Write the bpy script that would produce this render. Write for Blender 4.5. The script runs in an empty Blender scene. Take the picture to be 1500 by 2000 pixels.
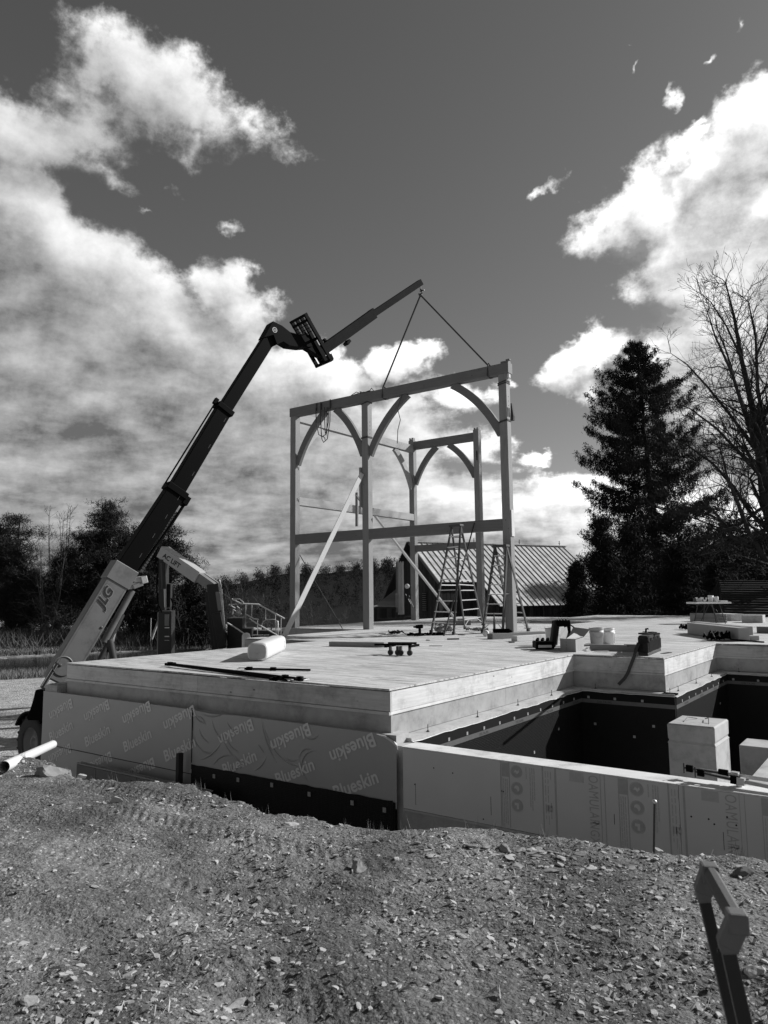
import bpy, math, random
import numpy as np
from mathutils import Vector, Matrix, noise as mnoise

# ------------------------------------------------------------------ camera, sky, sun
SC = bpy.context.scene
COL = SC.collection
H = 1.1                                   # eye height above the deck (deck top is z = 0)
F = 1425.7                                # focal length in photo pixels (1500 x 2000)
M = np.array([[0.8110, 0.5850, -0.0107], [0.0, 0.0, 0.0], [0.0, 0.0, 0.0]])
def _rot(y, p, r):
    f = np.array([math.cos(p)*math.sin(y), math.cos(p)*math.cos(y), math.sin(p)])
    rt = np.array([math.cos(y), -math.sin(y), 0.0]); up = np.cross(rt, f)
    return np.array([math.cos(r)*rt+math.sin(r)*up, -math.sin(r)*rt+math.cos(r)*up, f])
M = _rot(-0.62576, 0.1126, -0.010778)
CAM = np.array([0.0, 0.0, H])
cd = bpy.data.cameras.new('camera'); cam = bpy.data.objects.new('camera', cd); COL.objects.link(cam)
cd.sensor_fit = 'VERTICAL'; cd.sensor_height = 36; cd.lens = F/2000*36
cd.clip_start = 0.05; cd.clip_end = 3000
cam.matrix_world = Matrix(((M[0][0], M[1][0], -M[2][0], 0), (M[0][1], M[1][1], -M[2][1], 0),
                           (M[0][2], M[1][2], -M[2][2], H), (0, 0, 0, 1)))
cd.dof.use_dof = True; cd.dof.focus_distance = 12; cd.dof.aperture_fstop = 7.5
SC.camera = cam

SUN = Vector((0.521, 0.695, 0.496)).normalized()
SUN_E = math.asin(SUN.z); SUN_AZ = math.atan2(SUN.x, SUN.y)
sl = bpy.data.lights.new('sun', 'SUN'); sl.energy = 5.0; sl.angle = math.radians(0.6)
sl.color = (1, 1, 1)
so = bpy.data.objects.new('sun', sl); COL.objects.link(so)
so.rotation_euler = SUN.to_track_quat('Z', 'Y').to_euler(); so.location = (20, 30, 40)
vs = SC.view_settings; vs.view_transform = 'Standard'; vs.look = 'None'; vs.gamma = 1
vs.use_curve_mapping = False; vs.exposure = 0.12
SC.render.engine = 'CYCLES'

def dirw(px, py):
    d = M.T @ np.array([px-750.0, -(py-1000.0), F]); return d/np.linalg.norm(d)
def onz(px, py, z=0.0):
    d = dirw(px, py); return Vector(CAM+d*((z-H)/d[2]))
def onx(px, py, x):
    d = dirw(px, py); return Vector(CAM+d*(x/d[0]))
def ony(px, py, y):
    d = dirw(px, py); return Vector(CAM+d*(y/d[1]))
def at(px, py, depth):
    d = dirw(px, py); return Vector(CAM+d*(depth/(d @ M[2])))

# ---- the world: Nishita sky seen through a monochrome film, with cloud cover by direction
W = bpy.data.worlds.new('World'); SC.world = W; W.use_nodes = True
wn = W.node_tree; wn.nodes.clear()
def N(t, ty, **k):
    n = t.nodes.new(ty)
    for a, b in k.items(): setattr(n, a, b)
    return n
def lnk(t, a, b): t.links.new(a, b)
def mth(t, op, a, b=None, c=None, clamp=False):
    n = t.nodes.new('ShaderNodeMath'); n.operation = op; n.use_clamp = clamp
    for i, v in enumerate((a, b, c)):
        if v is None: continue
        if isinstance(v, (int, float)): n.inputs[i].default_value = v
        else: t.links.new(v, n.inputs[i])
    return n.outputs[0]
def mrange(t, v, a, b, c, d, smooth=True):
    n = t.nodes.new('ShaderNodeMapRange')
    if smooth: n.interpolation_type = 'SMOOTHSTEP'
    t.links.new(v, n.inputs[0])
    for i, x in zip((1, 2, 3, 4), (a, b, c, d)): n.inputs[i].default_value = x
    return n.outputs[0]

BLOBS = [(60, 620, 560, 250, 22, 1.5), (330, 710, 330, 160, 20, 1.4), (620, 810, 330, 120, 12, 1.2), (100, 900, 700, 230, 0, 1.9), (60, 760, 420, 170, 0, 1.5), (0, 1040, 700, 110, 0, 1.6),
         (-20, 400, 190, 120, 10, 1.0), (560, 970, 560, 130, 3, 1.5), (-150, 450, 200, 300, 0, 1.0), (460, 600, 120, 90, 30, .9),
         (820, 1060, 900, 120, 0, 1.3), (1060, 985, 170, 60, -5, .8), (-200, 1000, 500, 300, 0, 1.0),
         (30, 250, 200, 80, -10, .42), (170, 120, 100, 72, -20, .30), (330, 185, 190, 62, 14, .36), (520, 235, 120, 50, 22, .33),
         (400, 270, 45, 75, 15, .20), (170, 290, 130, 40, 20, .22), (330, 360, 60, 20, 10, .12),
         (1430, 330, 220, 115, -34, 1.2), (1240, 425, 145, 90, -14, .8), (1420, 500, 230, 140, 0, 1.4), (1545, 250, 70, 110, 0, .7),
         (1360, 600, 120, 85, 40, .9), (1480, 720, 230, 260, 0, 1.4), (1700, 520, 260, 350, 0, 1.0), (1325, 290, 60, 18, -35, .4),
         (1140, 712, 110, 45, -18, .8), (1110, 745, 55, 38, 30, .6), (1045, 902, 44, 15, -4, .42),
         (1058, 382, 60, 18, -28, .22), (447, 443, 60, 28, 20, .20), (1325, 200, 34, 16, -30, .17), (1390, 120, 24, 12, -30, .14),
         (1455, 22, 16, 42, 25, .14), (1243, 140, 10, 26, 10, .15), (1215, 102, 22, 8, 0, .15), (1350, 240, 50, 12, -20, .15),
         (780, 710, 70, 40, 0, .7), (870, 770, 80, 45, 20, .55), (930, 860, 90, 40, 20, .5), (280, 405, 60, 18, 12, .16), (960, 760, 40, 16, 20, .25)]
g = bpy.data.node_groups.new('cloud_density', 'ShaderNodeTree')
g.interface.new_socket('Dir', in_out='INPUT', socket_type='NodeSocketVector')
g.interface.new_socket('D', in_out='OUTPUT', socket_type='NodeSocketFloat')
gi = N(g, 'NodeGroupInput'); go = N(g, 'NodeGroupOutput')
sep = N(g, 'ShaderNodeSeparateXYZ'); lnk(g, gi.outputs[0], sep.inputs[0])
az = mth(g, 'ARCTAN2', sep.outputs[0], sep.outputs[1]); el = mth(g, 'ARCSINE', sep.outputs[2])
# flat-layer coordinate: clouds bunch into bands towards the horizon
den = mth(g, 'ADD', mth(g, 'MAXIMUM', sep.outputs[2], 0.0), 0.17)
cx = mth(g, 'DIVIDE', sep.outputs[0], den); cy = mth(g, 'DIVIDE', sep.outputs[1], den)
lay = N(g, 'ShaderNodeCombineXYZ'); lnk(g, cx, lay.inputs[0]); lnk(g, cy, lay.inputs[1]); lnk(g, mth(g, 'MULTIPLY', sep.outputs[2], 2.2), lay.inputs[2])
w1 = N(g, 'ShaderNodeTexNoise'); w1.inputs['Scale'].default_value = 5.5; w1.inputs['Detail'].default_value = 6; w1.inputs['Roughness'].default_value = .62
lnk(g, gi.outputs[0], w1.inputs['Vector'])
wv = N(g, 'ShaderNodeVectorMath', operation='MULTIPLY_ADD'); lnk(g, w1.outputs['Color'], wv.inputs[0])
wv.inputs[1].default_value = (.17, .15, 0); wv.inputs[2].default_value = (-.085, -.075, 0)
ae = N(g, 'ShaderNodeCombineXYZ'); lnk(g, az, ae.inputs[0]); lnk(g, el, ae.inputs[1])
aw = N(g, 'ShaderNodeVectorMath', operation='ADD'); lnk(g, ae.outputs[0], aw.inputs[0]); lnk(g, wv.outputs[0], aw.inputs[1])
acc = None
for (bx, by, rx, ry, rot, wt) in BLOBS:
    d = dirw(bx, by); a0 = math.atan2(d[0], d[1]); e0 = math.asin(d[2])
    mp = N(g, 'ShaderNodeMapping', vector_type='TEXTURE'); lnk(g, aw.outputs[0], mp.inputs[0])
    mp.inputs[1].default_value = (a0, e0, 0); mp.inputs[2].default_value = (0, 0, math.radians(-rot))
    cf = math.cos(math.atan2(math.hypot(bx-750, by-1000), F))
    mp.inputs[3].default_value = (rx/F/math.cos(e0)*cf, ry/F*cf, 1)
    ln = N(g, 'ShaderNodeVectorMath', operation='LENGTH'); lnk(g, mp.outputs[0], ln.inputs[0])
    v = mth(g, 'MULTIPLY_ADD', ln.outputs['Value'], -max(wt, .36), wt)
    acc = v if acc is None else mth(g, 'SMOOTH_MAX', acc, v, 0.12)
acc = mth(g, 'MAXIMUM', mth(g, 'SMOOTH_MIN', acc, 0.62, 0.25), -0.6)
n1 = N(g, 'ShaderNodeTexNoise'); n1.inputs['Scale'].default_value = 2.6; n1.inputs['Detail'].default_value = 10; n1.inputs['Roughness'].default_value = .6
lnk(g, lay.outputs[0], n1.inputs['Vector'])
n2 = N(g, 'ShaderNodeTexNoise'); n2.inputs['Scale'].default_value = 15; n2.inputs['Detail'].default_value = 8; n2.inputs['Roughness'].default_value = .68
lnk(g, gi.outputs[0], n2.inputs['Vector'])
# well away from the clouds placed above, ordinary broken cover goes on round the sky
back = mth(g, 'MULTIPLY_ADD', n1.outputs[0], 1.3, -0.98)
gate = mrange(g, mth(g, 'ABSOLUTE', mth(g, 'ADD', az, 0.6258)), 0.75, 1.15, 0, 1)
acc2 = mth(g, 'ADD', mth(g, 'MULTIPLY', acc, mth(g, 'SUBTRACT', 1, gate)), mth(g, 'MULTIPLY', back, gate))
dd = mth(g, 'ADD', acc2, mth(g, 'MULTIPLY_ADD', n1.outputs[0], .85, -0.38))
dd = mth(g, 'ADD', dd, mth(g, 'MULTIPLY_ADD', n2.outputs[0], .74, -0.37))
n4 = N(g, 'ShaderNodeTexNoise'); n4.inputs['Scale'].default_value = 3.4; n4.inputs['Detail'].default_value = 6; n4.inputs['Roughness'].default_value = .55
lnk(g, lay.outputs[0], n4.inputs['Vector'])
bil = mth(g, 'ABSOLUTE', mth(g, 'MULTIPLY_ADD', n4.outputs[0], 2, -1))       # billows
dd = mth(g, 'ADD', dd, mth(g, 'MULTIPLY_ADD', bil, -0.5, 0.05))
lnk(g, dd, go.inputs[0])

tc = N(wn, 'ShaderNodeTexCoord')
def dens(off=None):
    n = N(wn, 'ShaderNodeGroup'); n.node_tree = g
    if off is None: lnk(wn, tc.outputs['Generated'], n.inputs[0]); return n.outputs[0]
    a = N(wn, 'ShaderNodeVectorMath', operation='ADD'); lnk(wn, tc.outputs['Generated'], a.inputs[0]); a.inputs[1].default_value = off
    b = N(wn, 'ShaderNodeVectorMath', operation='NORMALIZE'); lnk(wn, a.outputs[0], b.inputs[0]); lnk(wn, b.outputs[0], n.inputs[0]); return n.outputs[0]
D0 = dens()
rt = Vector(M[0]); up = Vector((0, 0, 1))
D1 = dens(tuple(rt*.018+up*.040))
cov = mrange(wn, D0, 0.0, .30, 0, 1)
thick = mrange(wn, D0, .25, 1.0, 0, 1)
relief = mth(wn, 'MULTIPLY', mth(wn, 'SUBTRACT', D0, D1), .95)
sdn = N(wn, 'ShaderNodeVectorMath', operation='DOT_PRODUCT'); lnk(wn, tc.outputs['Generated'], sdn.inputs[0]); sdn.inputs[1].default_value = tuple(SUN)
glow = mrange(wn, sdn.outputs['Value'], .1, .95, 0, 1)
cb = mth(wn, 'MULTIPLY_ADD', thick, -.25, .53)
cb = mth(wn, 'ADD', cb, relief)
cb = mth(wn, 'MULTIPLY', mth(wn, 'MAXIMUM', cb, .17), mth(wn, 'MULTIPLY_ADD', glow, .95, .80))
cb = mth(wn, 'MINIMUM', cb, 1.25)
sky = N(wn, 'ShaderNodeTexSky', sky_type='NISHITA'); sky.sun_disc = False; sky.sun_elevation = SUN_E; sky.sun_rotation = SUN_AZ
sky.air_density = 1.0; sky.dust_density = .6
srgb = N(wn, 'ShaderNodeSeparateColor'); lnk(wn, sky.outputs[0], srgb.inputs[0])
mono = mth(wn, 'ADD', mth(wn, 'MULTIPLY', srgb.outputs[0], .75), mth(wn, 'MULTIPLY', srgb.outputs[1], .25))
STR = 0.1
skyv = mth(wn, 'MULTIPLY', mono, .74)                       # red-filtered film: blue sky records dark
mixv = mth(wn, 'ADD', mth(wn, 'MULTIPLY', skyv, mth(wn, 'SUBTRACT', 1, cov)), mth(wn, 'MULTIPLY', mth(wn, 'DIVIDE', cb, STR), cov))
bg = N(wn, 'ShaderNodeBackground'); lnk(wn, mixv, bg.inputs[0]); bg.inputs[1].default_value = STR
wo = N(wn, 'ShaderNodeOutputWorld'); lnk(wn, bg.outputs[0], wo.inputs[0])
W.cycles.sampling_method = 'MANUAL'; W.cycles.sample_map_resolution = 512

# ------------------------------------------------------------------ materials
MATS = {}
def ply_extra(t, val, c):
    # weather-darkened streaks and damp blotches in the plywood face, running with the grain (x)
    mp = N(t, 'ShaderNodeMapping'); lnk(t, c.outputs['Object'], mp.inputs[0]); mp.inputs[3].default_value = (.55, 7, 1)
    n = N(t, 'ShaderNodeTexNoise'); n.inputs['Scale'].default_value = 1.5; n.inputs['Detail'].default_value = 7; n.inputs['Roughness'].default_value = .7; lnk(t, mp.outputs[0], n.inputs[0])
    a = mrange(t, n.outputs[0], .48, .63, 1.02, .36)
    m3 = N(t, 'ShaderNodeMapping'); lnk(t, c.outputs['Object'], m3.inputs[0]); m3.inputs[3].default_value = (.9, 14, 1)
    n3 = N(t, 'ShaderNodeTexNoise'); n3.inputs['Scale'].default_value = 1.9; n3.inputs['Detail'].default_value = 3; lnk(t, m3.outputs[0], n3.inputs[0])
    a = mth(t, 'MULTIPLY', a, mrange(t, n3.outputs[0], .63, .67, 1, .38))
    n2 = N(t, 'ShaderNodeTexNoise'); n2.inputs['Scale'].default_value = 9; n2.inputs['Detail'].default_value = 6; n2.inputs['Roughness'].default_value = .8; lnk(t, mp.outputs[0], n2.inputs[0])
    return mth(t, 'MULTIPLY', mth(t, 'MULTIPLY', val, a), mrange(t, n2.outputs[0], .4, .7, 1.12, .6))
def stain_extra(t, val, c):
    n = N(t, 'ShaderNodeTexNoise'); n.inputs['Scale'].default_value = 2.2; n.inputs['Detail'].default_value = 9; n.inputs['Roughness'].default_value = .75; lnk(t, c.outputs['Object'], n.inputs[0])
    return mth(t, 'MULTIPLY', val, mrange(t, n.outputs[0], .45, .7, 1.08, .66))
def mat(name, v=.4, rough=.8, var=.25, scale=4, bump=.2, bscale=60, axis=None, metal=0, spec=.4, stretch=14, knots=False, rnd=0, extra=None, bdist=.004):
    """grey procedural surface: large tonal variation + fine relief; axis = direction of wood grain"""
    if name in MATS: return MATS[name]
    m = bpy.data.materials.new(name); m.use_nodes = True; t = m.node_tree; b = t.nodes['Principled BSDF']
    b.inputs['Roughness'].default_value = rough; b.inputs['Metallic'].default_value = metal
    b.inputs['Specular IOR Level'].default_value = spec
    c = N(t, 'ShaderNodeTexCoord'); mp = N(t, 'ShaderNodeMapping'); lnk(t, c.outputs['Object'], mp.inputs[0])
    s = [1, 1, 1]
    if axis is not None: s = [stretch]*3; s[axis] = 1
    mp.inputs[3].default_value = s
    n = N(t, 'ShaderNodeTexNoise'); n.inputs['Scale'].default_value = scale; n.inputs['Detail'].default_value = 8; n.inputs['Roughness'].default_value = .62
    lnk(t, mp.outputs[0], n.inputs[0])
    val = mth(t, 'MULTIPLY', mth(t, 'MULTIPLY_ADD', n.outputs[0], 2*var, 1-var), v)
    n3 = N(t, 'ShaderNodeTexNoise'); n3.inputs['Scale'].default_value = 1.3; n3.inputs['Detail'].default_value = 4; lnk(t, c.outputs['Object'], n3.inputs[0])
    val = mth(t, 'MULTIPLY', val, mth(t, 'MULTIPLY_ADD', n3.outputs[0], var, 1-var/2))
    if rnd:
        oi = N(t, 'ShaderNodeObjectInfo'); val = mth(t, 'MULTIPLY', val, mth(t, 'MULTIPLY_ADD', oi.outputs['Random'], 2*rnd, 1-rnd))
    if knots:
        vo = N(t, 'ShaderNodeTexVoronoi'); vo.inputs['Scale'].default_value = 2.6
        mk = N(t, 'ShaderNodeMapping'); lnk(t, c.outputs['Object'], mk.inputs[0]); ks = [2.2]*3; ks[axis if axis is not None else 0] = 1.0; mk.inputs[3].default_value = ks
        lnk(t, mk.outputs[0], vo.inputs['Vector'])
        val = mth(t, 'MULTIPLY', val, mrange(t, vo.outputs['Distance'], .035, .085, .3, 1))
    if extra: val = extra(t, val, c)
    cc = N(t, 'ShaderNodeCombineColor')
    for i in range(3): lnk(t, val, cc.inputs[i])
    lnk(t, cc.outputs[0], b.inputs['Base Color'])
    if bump:
        nb = N(t, 'ShaderNodeTexNoise'); nb.inputs['Scale'].default_value = bscale if axis is None else bscale/stretch*2; nb.inputs['Detail'].default_value = 4
        lnk(t, mp.outputs[0], nb.inputs[0])
        bp = N(t, 'ShaderNodeBump'); bp.inputs['Strength'].default_value = bump; bp.inputs['Distance'].default_value = bdist
        lnk(t, nb.outputs[0], bp.inputs['Height']); lnk(t, bp.outputs[0], b.inputs['Normal'])
    MATS[name] = m; return m

def dimple(name, v):
    m = mat(name, v, .5, .1, 3, 0, spec=.22); t = m.node_tree; b = t.nodes['Principled BSDF']
    c = N(t, 'ShaderNodeTexCoord'); s = N(t, 'ShaderNodeSeparateXYZ'); lnk(t, c.outputs['Object'], s.inputs[0])
    hx = mth(t, 'ADD', s.outputs[0], s.outputs[1])
    k = 2*math.pi/.042
    a = mth(t, 'SINE', mth(t, 'MULTIPLY', mth(t, 'ADD', hx, s.outputs[2]), k)); bb = mth(t, 'SINE', mth(t, 'MULTIPLY', mth(t, 'SUBTRACT', hx, s.outputs[2]), k))
    h = mrange(t, mth(t, 'MULTIPLY', a, bb), .1, .8, 0, 1)
    bp = N(t, 'ShaderNodeBump'); bp.inputs['Strength'].default_value = 1; bp.inputs['Distance'].default_value = .009
    lnk(t, h, bp.inputs['Height']); lnk(t, bp.outputs[0], b.inputs['Normal']); return m

PLY = mat('plywood', .56, .8, .16, 5, .15, 80, axis=0, stretch=9, rnd=.09, extra=ply_extra)
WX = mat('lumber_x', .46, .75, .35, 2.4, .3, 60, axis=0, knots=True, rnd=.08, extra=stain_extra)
WY = mat('lumber_y', .62, .75, .35, 2.4, .3, 60, axis=1, knots=True, rnd=.08, extra=stain_extra)  # same wood as lumber_x, colour lightened to carry sunlight on the right-hand rim
TX = mat('timber_x', .15, .7, .3, 2, .2, 50, axis=0, knots=True)  # x and z timbers: shade of the front faces deepened in the colour
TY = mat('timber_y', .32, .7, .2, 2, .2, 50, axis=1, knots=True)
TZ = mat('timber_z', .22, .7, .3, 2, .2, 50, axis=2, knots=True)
WZ = mat('lumber_z', .55, .75, .2, 3, .2, 50, axis=2, knots=True)
SILL = mat('sheathing', .33, .85, .3, 6, .3, 90, extra=stain_extra)
CONC = mat('concrete', .42, .9, .22, 5, .5, 90, extra=stain_extra)
FOAM = mat('foam_board', .56, .75, .07, 2, .1, 40)
FPRT = mat('foam_print', .38, .75, .2, 20, 0)
BLU = mat('membrane', .31, .42, .08, 2, .1, 9, spec=.5, bdist=.01)
BPRT = mat('membrane_print', .58, .5, .12, 14, 0)
BLK = dimple('dimple_sheet', .005)
BLKF = mat('black_flat', .006, .6, .2, 5, .05, 30, spec=.15)
TAPE = mat('tape_band', .10, .55, .3, 30, 0)
TPRT = mat('tape_print', .012, .6, .1, 20, 0)
FAST = mat('fastener_grey', .3, .6, .2, 30, .1)
FOIL = mat('shiny_film', .6, .3, .25, 12, .6, 22, spec=.7, bdist=.02)
BLACK = mat('black_paint', .003, .55, .25, 6, .05, 40, spec=.04)
RUB = mat('rubber', .04, .85, .3, 12, .3, 60)
JPNT = mat('machine_paint', .125, .45, .14, 3, .06, 30, spec=.4, extra=stain_extra)
WHT = mat('white_plastic', .72, .35, .06, 5, .02, 30, spec=.5)
WHT2 = mat('white_plastic_dull', .62, .55, .12, 8, .05, 30)
STEEL = mat('steel', .42, .4, .25, 10, .1, 60, metal=.7)
DSTEEL = mat('dark_steel', .06, .45, .4, 10, .1, 60, metal=.4)
ALU = mat('aluminium', .55, .45, .2, 10, .1, 60, metal=.5)
FIBG = mat('fibreglass_rail', .055, .55, .2, 10, .05, 60)
CARD = mat('cardboard', .30, .85, .15, 5, .1, 60)
CLOTH = mat('dark_cloth', .02, .95, .5, 14, .6, 60, bdist=.02)
GCLOTH = mat('grey_cloth', .2, .95, .4, 10, .5, 60, bdist=.02)
STRAP = mat('webbing', .05, .8, .3, 30, .2, 90)
BARNW = mat('barn_board', .045, .95, .5, 3, .4, 30, axis=2, stretch=10, rnd=.35, spec=.06)
ROOFM = mat('barn_roofing', .50, .62, .4, 2.0, .2, 12, rnd=.12, extra=stain_extra)
SHING = mat('shingle', .035, .95, .5, 8, .4, 40, rnd=.3, spec=.06)
BARK = mat('bark', .035, .95, .5, 8, .5, 30, axis=2, stretch=5, bdist=.02, spec=.06)
NEED = mat('needles', .022, .8, .5, 1.2, 0, rnd=.2, spec=.06)
NEEDP = mat('pine_needles', .030, .8, .5, .6, 0, rnd=.2, spec=.06)
WOODS = mat('far_woods', .010, .95, .6, .12, 0, spec=.06)
TWIG = mat('pale_twigs', .085, .95, .4, 3, 0, spec=.06)
GRASS = mat('dry_grass', .2, .9, .5, 2, 0, spec=.06)
WEED = mat('weeds', .085, .9, .6, .7, 0, spec=.06)

# ------------------------------------------------------------------ mesh building
class MB:
    def __init__(s): s.v = []; s.f = []; s.sm = []
    def add(s, vs, fs, smooth=False):
        o = len(s.v); s.v += [tuple(p) for p in vs]; s.f += [tuple(i+o for i in q) for q in fs]; s.sm += [smooth]*len(fs); return s
    def box(s, a, b):
        x0, y0, z0 = (min(a[i], b[i]) for i in range(3)); x1, y1, z1 = (max(a[i], b[i]) for i in range(3))
        return s.add([(x0,y0,z0),(x1,y0,z0),(x1,y1,z0),(x0,y1,z0),(x0,y0,z1),(x1,y0,z1),(x1,y1,z1),(x0,y1,z1)],
                     [(0,3,2,1),(4,5,6,7),(0,1,5,4),(1,2,6,5),(2,3,7,6),(3,0,4,7)])
    def cbox(s, a, b, c=.01):
        """box with chamfered edges (octagonal section along the longest axis)"""
        lo = [min(a[i], b[i]) for i in range(3)]; hi = [max(a[i], b[i]) for i in range(3)]
        L = max(range(3), key=lambda i: hi[i]-lo[i]); u, w = [i for i in range(3) if i != L]
        oct_ = [(lo[u]+c,lo[w]),(hi[u]-c,lo[w]),(hi[u],lo[w]+c),(hi[u],hi[w]-c),(hi[u]-c,hi[w]),(lo[u]+c,hi[w]),(lo[u],hi[w]-c),(lo[u],lo[w]+c)]
        vs = []
        for e in (lo[L], hi[L]):
            for p, q in oct_:
                v = [0, 0, 0]; v[L] = e; v[u] = p; v[w] = q; vs.append(v)
        fs = [(i, (i+1)%8, (i+1)%8+8, i+8) for i in range(8)]+[tuple(range(7, -1, -1)), tuple(range(8, 16))]
        if (L == 1): fs = [tuple(reversed(q)) for q in fs]
        return s.add(vs, fs)
    def beam(s, p, q, w, h, upv=(0, 0, 1), c=0):
        """rectangular bar from p to q; w across, h along upv"""
        p = Vector(p); q = Vector(q); d = (q-p).normalized(); u = Vector(upv); u = (u-d*u.dot(d)).normalized(); r = d.cross(u)
        vs = []
        for e in (p, q):
            for a, b in ((-1,-1),(1,-1),(1,1),(-1,1)): vs.append(e+r*(a*w/2)+u*(b*h/2))
        return s.add(vs, [(0,1,2,3),(7,6,5,4),(0,4,5,1),(1,5,6,2),(2,6,7,3),(3,7,4,0)])
    def tube(s, pts, r, n=8, cap=True, smooth=True):
        pts = [Vector(p) for p in pts]; rs = r if isinstance(r, (list, tuple)) else [r]*len(pts)
        d0 = (pts[1]-pts[0]).normalized(); a = Vector((0,0,1)) if abs(d0.z) < .9 else Vector((1,0,0)); u = (a-d0*a.dot(d0)).normalized()
        vs = []; k = len(pts)
        for i in range(k):
            d = (pts[min(i+1,k-1)]-pts[max(i-1,0)]).normalized(); u = (u-d*u.dot(d)).normalized(); w = d.cross(u)
            for j in range(n):
                t = 2*math.pi*j/n; vs.append(pts[i]+u*(math.cos(t)*rs[i])+w*(math.sin(t)*rs[i]))
        fs = [(i*n+j, i*n+(j+1)%n, (i+1)*n+(j+1)%n, (i+1)*n+j) for i in range(k-1) for j in range(n)]
        s.add(vs, fs, smooth)
        if cap: s.add(vs[:n], [tuple(range(n-1, -1, -1))]); s.add(vs[-n:], [tuple(range(n))])
        return s
    def prism(s, poly, o, ex, ey, ez, t):
        """polygon (2-D points) in the frame o + ex*u + ey*v, thickness t along ez, centred"""
        o = Vector(o); ex = Vector(ex); ey = Vector(ey); ez = Vector(ez); n = len(poly)
        vs = [o+ex*a+ey*b-ez*(t/2) for a, b in poly]+[o+ex*a+ey*b+ez*(t/2) for a, b in poly]
        return s.add(vs, [tuple(range(n-1,-1,-1)), tuple(range(n, 2*n))]+[(i,(i+1)%n,(i+1)%n+n,i+n) for i in range(n)])
    def lathe(s, prof, o=(0,0,0), ax=(0,0,1), n=20, smooth=True):
        ax = Vector(ax).normalized(); a = Vector((1,0,0)) if abs(ax.x) < .9 else Vector((0,1,0)); u = (a-ax*a.dot(ax)).normalized(); w = ax.cross(u); o = Vector(o)
        vs = []
        for r, z in prof:
            for j in range(n):
                t = 2*math.pi*j/n; vs.append(o+ax*z+u*(r*math.cos(t))+w*(r*math.sin(t)))
        k = len(prof)
        s.add(vs, [(i*n+j, i*n+(j+1)%n, (i+1)*n+(j+1)%n, (i+1)*n+j) for i in range(k-1) for j in range(n)], smooth); return s
    def build(s, name, m, parent=None, bevel=0):
        me = bpy.data.meshes.new(name)
        o = Vector((0,0,0))
        if parent is not None: 
            q = parent; o = Vector((0,0,0))
            while q is not None: o = o+q.location; q = q.parent
            me.from_pydata([(v[0]-o.x, v[1]-o.y, v[2]-o.z) for v in s.v], [], s.f)
            ob = bpy.data.objects.new(name, me); ob.parent = parent
        else:
            xs = [v[0] for v in s.v]; ys = [v[1] for v in s.v]; zs = [v[2] for v in s.v]
            o = Vector(((min(xs)+max(xs))/2, (min(ys)+max(ys))/2, min(zs)))
            me.from_pydata([(v[0]-o.x, v[1]-o.y, v[2]-o.z) for v in s.v], [], s.f)
            ob = bpy.data.objects.new(name, me); ob.location = o
        if any(s.sm): me.polygons.foreach_set('use_smooth', s.sm)
        me.materials.append(m); COL.objects.link(ob)
        if bevel:
            bv = ob.modifiers.new('bevel', 'BEVEL'); bv.width = bevel; bv.segments = 2; bv.limit_method = 'ANGLE'
        return ob
def tag(o, label, cat, group=None, kind=None):
    if label: o['label'] = label
    if cat: o['category'] = cat
    if group: o['group'] = group
    if kind: o['kind'] = kind
    return o
def thing(name, label, cat, loc, group=None):
    o = bpy.data.objects.new(name, None); COL.objects.link(o); o.location = Vector(loc); o.empty_display_size = .1
    return tag(o, label, cat, group)
def part(name, m, parent, fn, label=None, bevel=0):
    b = MB(); fn(b); o = b.build(name, m, parent, bevel)
    if label: o['label'] = label
    return o
def npmesh(name, verts, faces, m, parent=None, smooth=False, loc=None):
    """big meshes from numpy arrays; faces is (n,3) or (n,4)"""
    me = bpy.data.meshes.new(name); k = faces.shape[1]
    o = np.zeros(3) if loc is None else np.array(loc, float)
    me.vertices.add(len(verts)); me.vertices.foreach_set('co', (verts-o).astype(np.float32).ravel())
    me.loops.add(faces.size); me.loops.foreach_set('vertex_index', faces.astype(np.int32).ravel())
    me.polygons.add(len(faces)); me.polygons.foreach_set('loop_start', (np.arange(len(faces))*k).astype(np.int32))
    me.update(calc_edges=True); me.validate()
    me.polygons.foreach_set('use_smooth', np.full(len(me.polygons), bool(smooth)))
    ob = bpy.data.objects.new(name, me); me.materials.append(m); COL.objects.link(ob)
    if parent is not None: ob.parent = parent
    elif loc is not None: ob.location = loc
    return ob
def textmesh(txt, size, bold=.02, shear=0, spacing=1.0):
    cu = bpy.data.curves.new('t', 'FONT'); cu.body = txt; cu.size = size; cu.offset = bold*size; cu.shear = shear; cu.space_character = spacing
    cu.align_x = 'LEFT'; cu.resolution_u = 3
    o = bpy.data.objects.new('t', cu); COL.objects.link(o); bpy.context.view_layer.update()
    me = bpy.data.meshes.new_from_object(o.evaluated_get(bpy.context.evaluated_depsgraph_get()))
    COL.objects.unlink(o); bpy.data.objects.remove(o)
    vs = [v.co.copy() for v in me.vertices]; fs = [tuple(p.vertices) for p in me.polygons]
    bpy.data.meshes.remove(me); return vs, fs
def letter(name, txt, size, o, ex, ey, m, parent, bold=.02, shear=0, disp=None, off=.003, label=None, spacing=1.0, center=False):
    vs, fs = textmesh(txt, size, bold, shear, spacing); o = Vector(o); ex = Vector(ex); ey = Vector(ey); nz = ex.cross(ey).normalized()
    if center:
        w = max(v.x for v in vs); o = o-ex*(w/2)
    P = []
    for v in vs:
        p = o+ex*v.x+ey*v.y
        P.append(p+nz*(off+(disp(p) if disp else 0)))
    b = MB(); b.add(P, fs); ob = b.build(name, m, parent)
    if label: ob['label'] = label
    return ob

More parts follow.
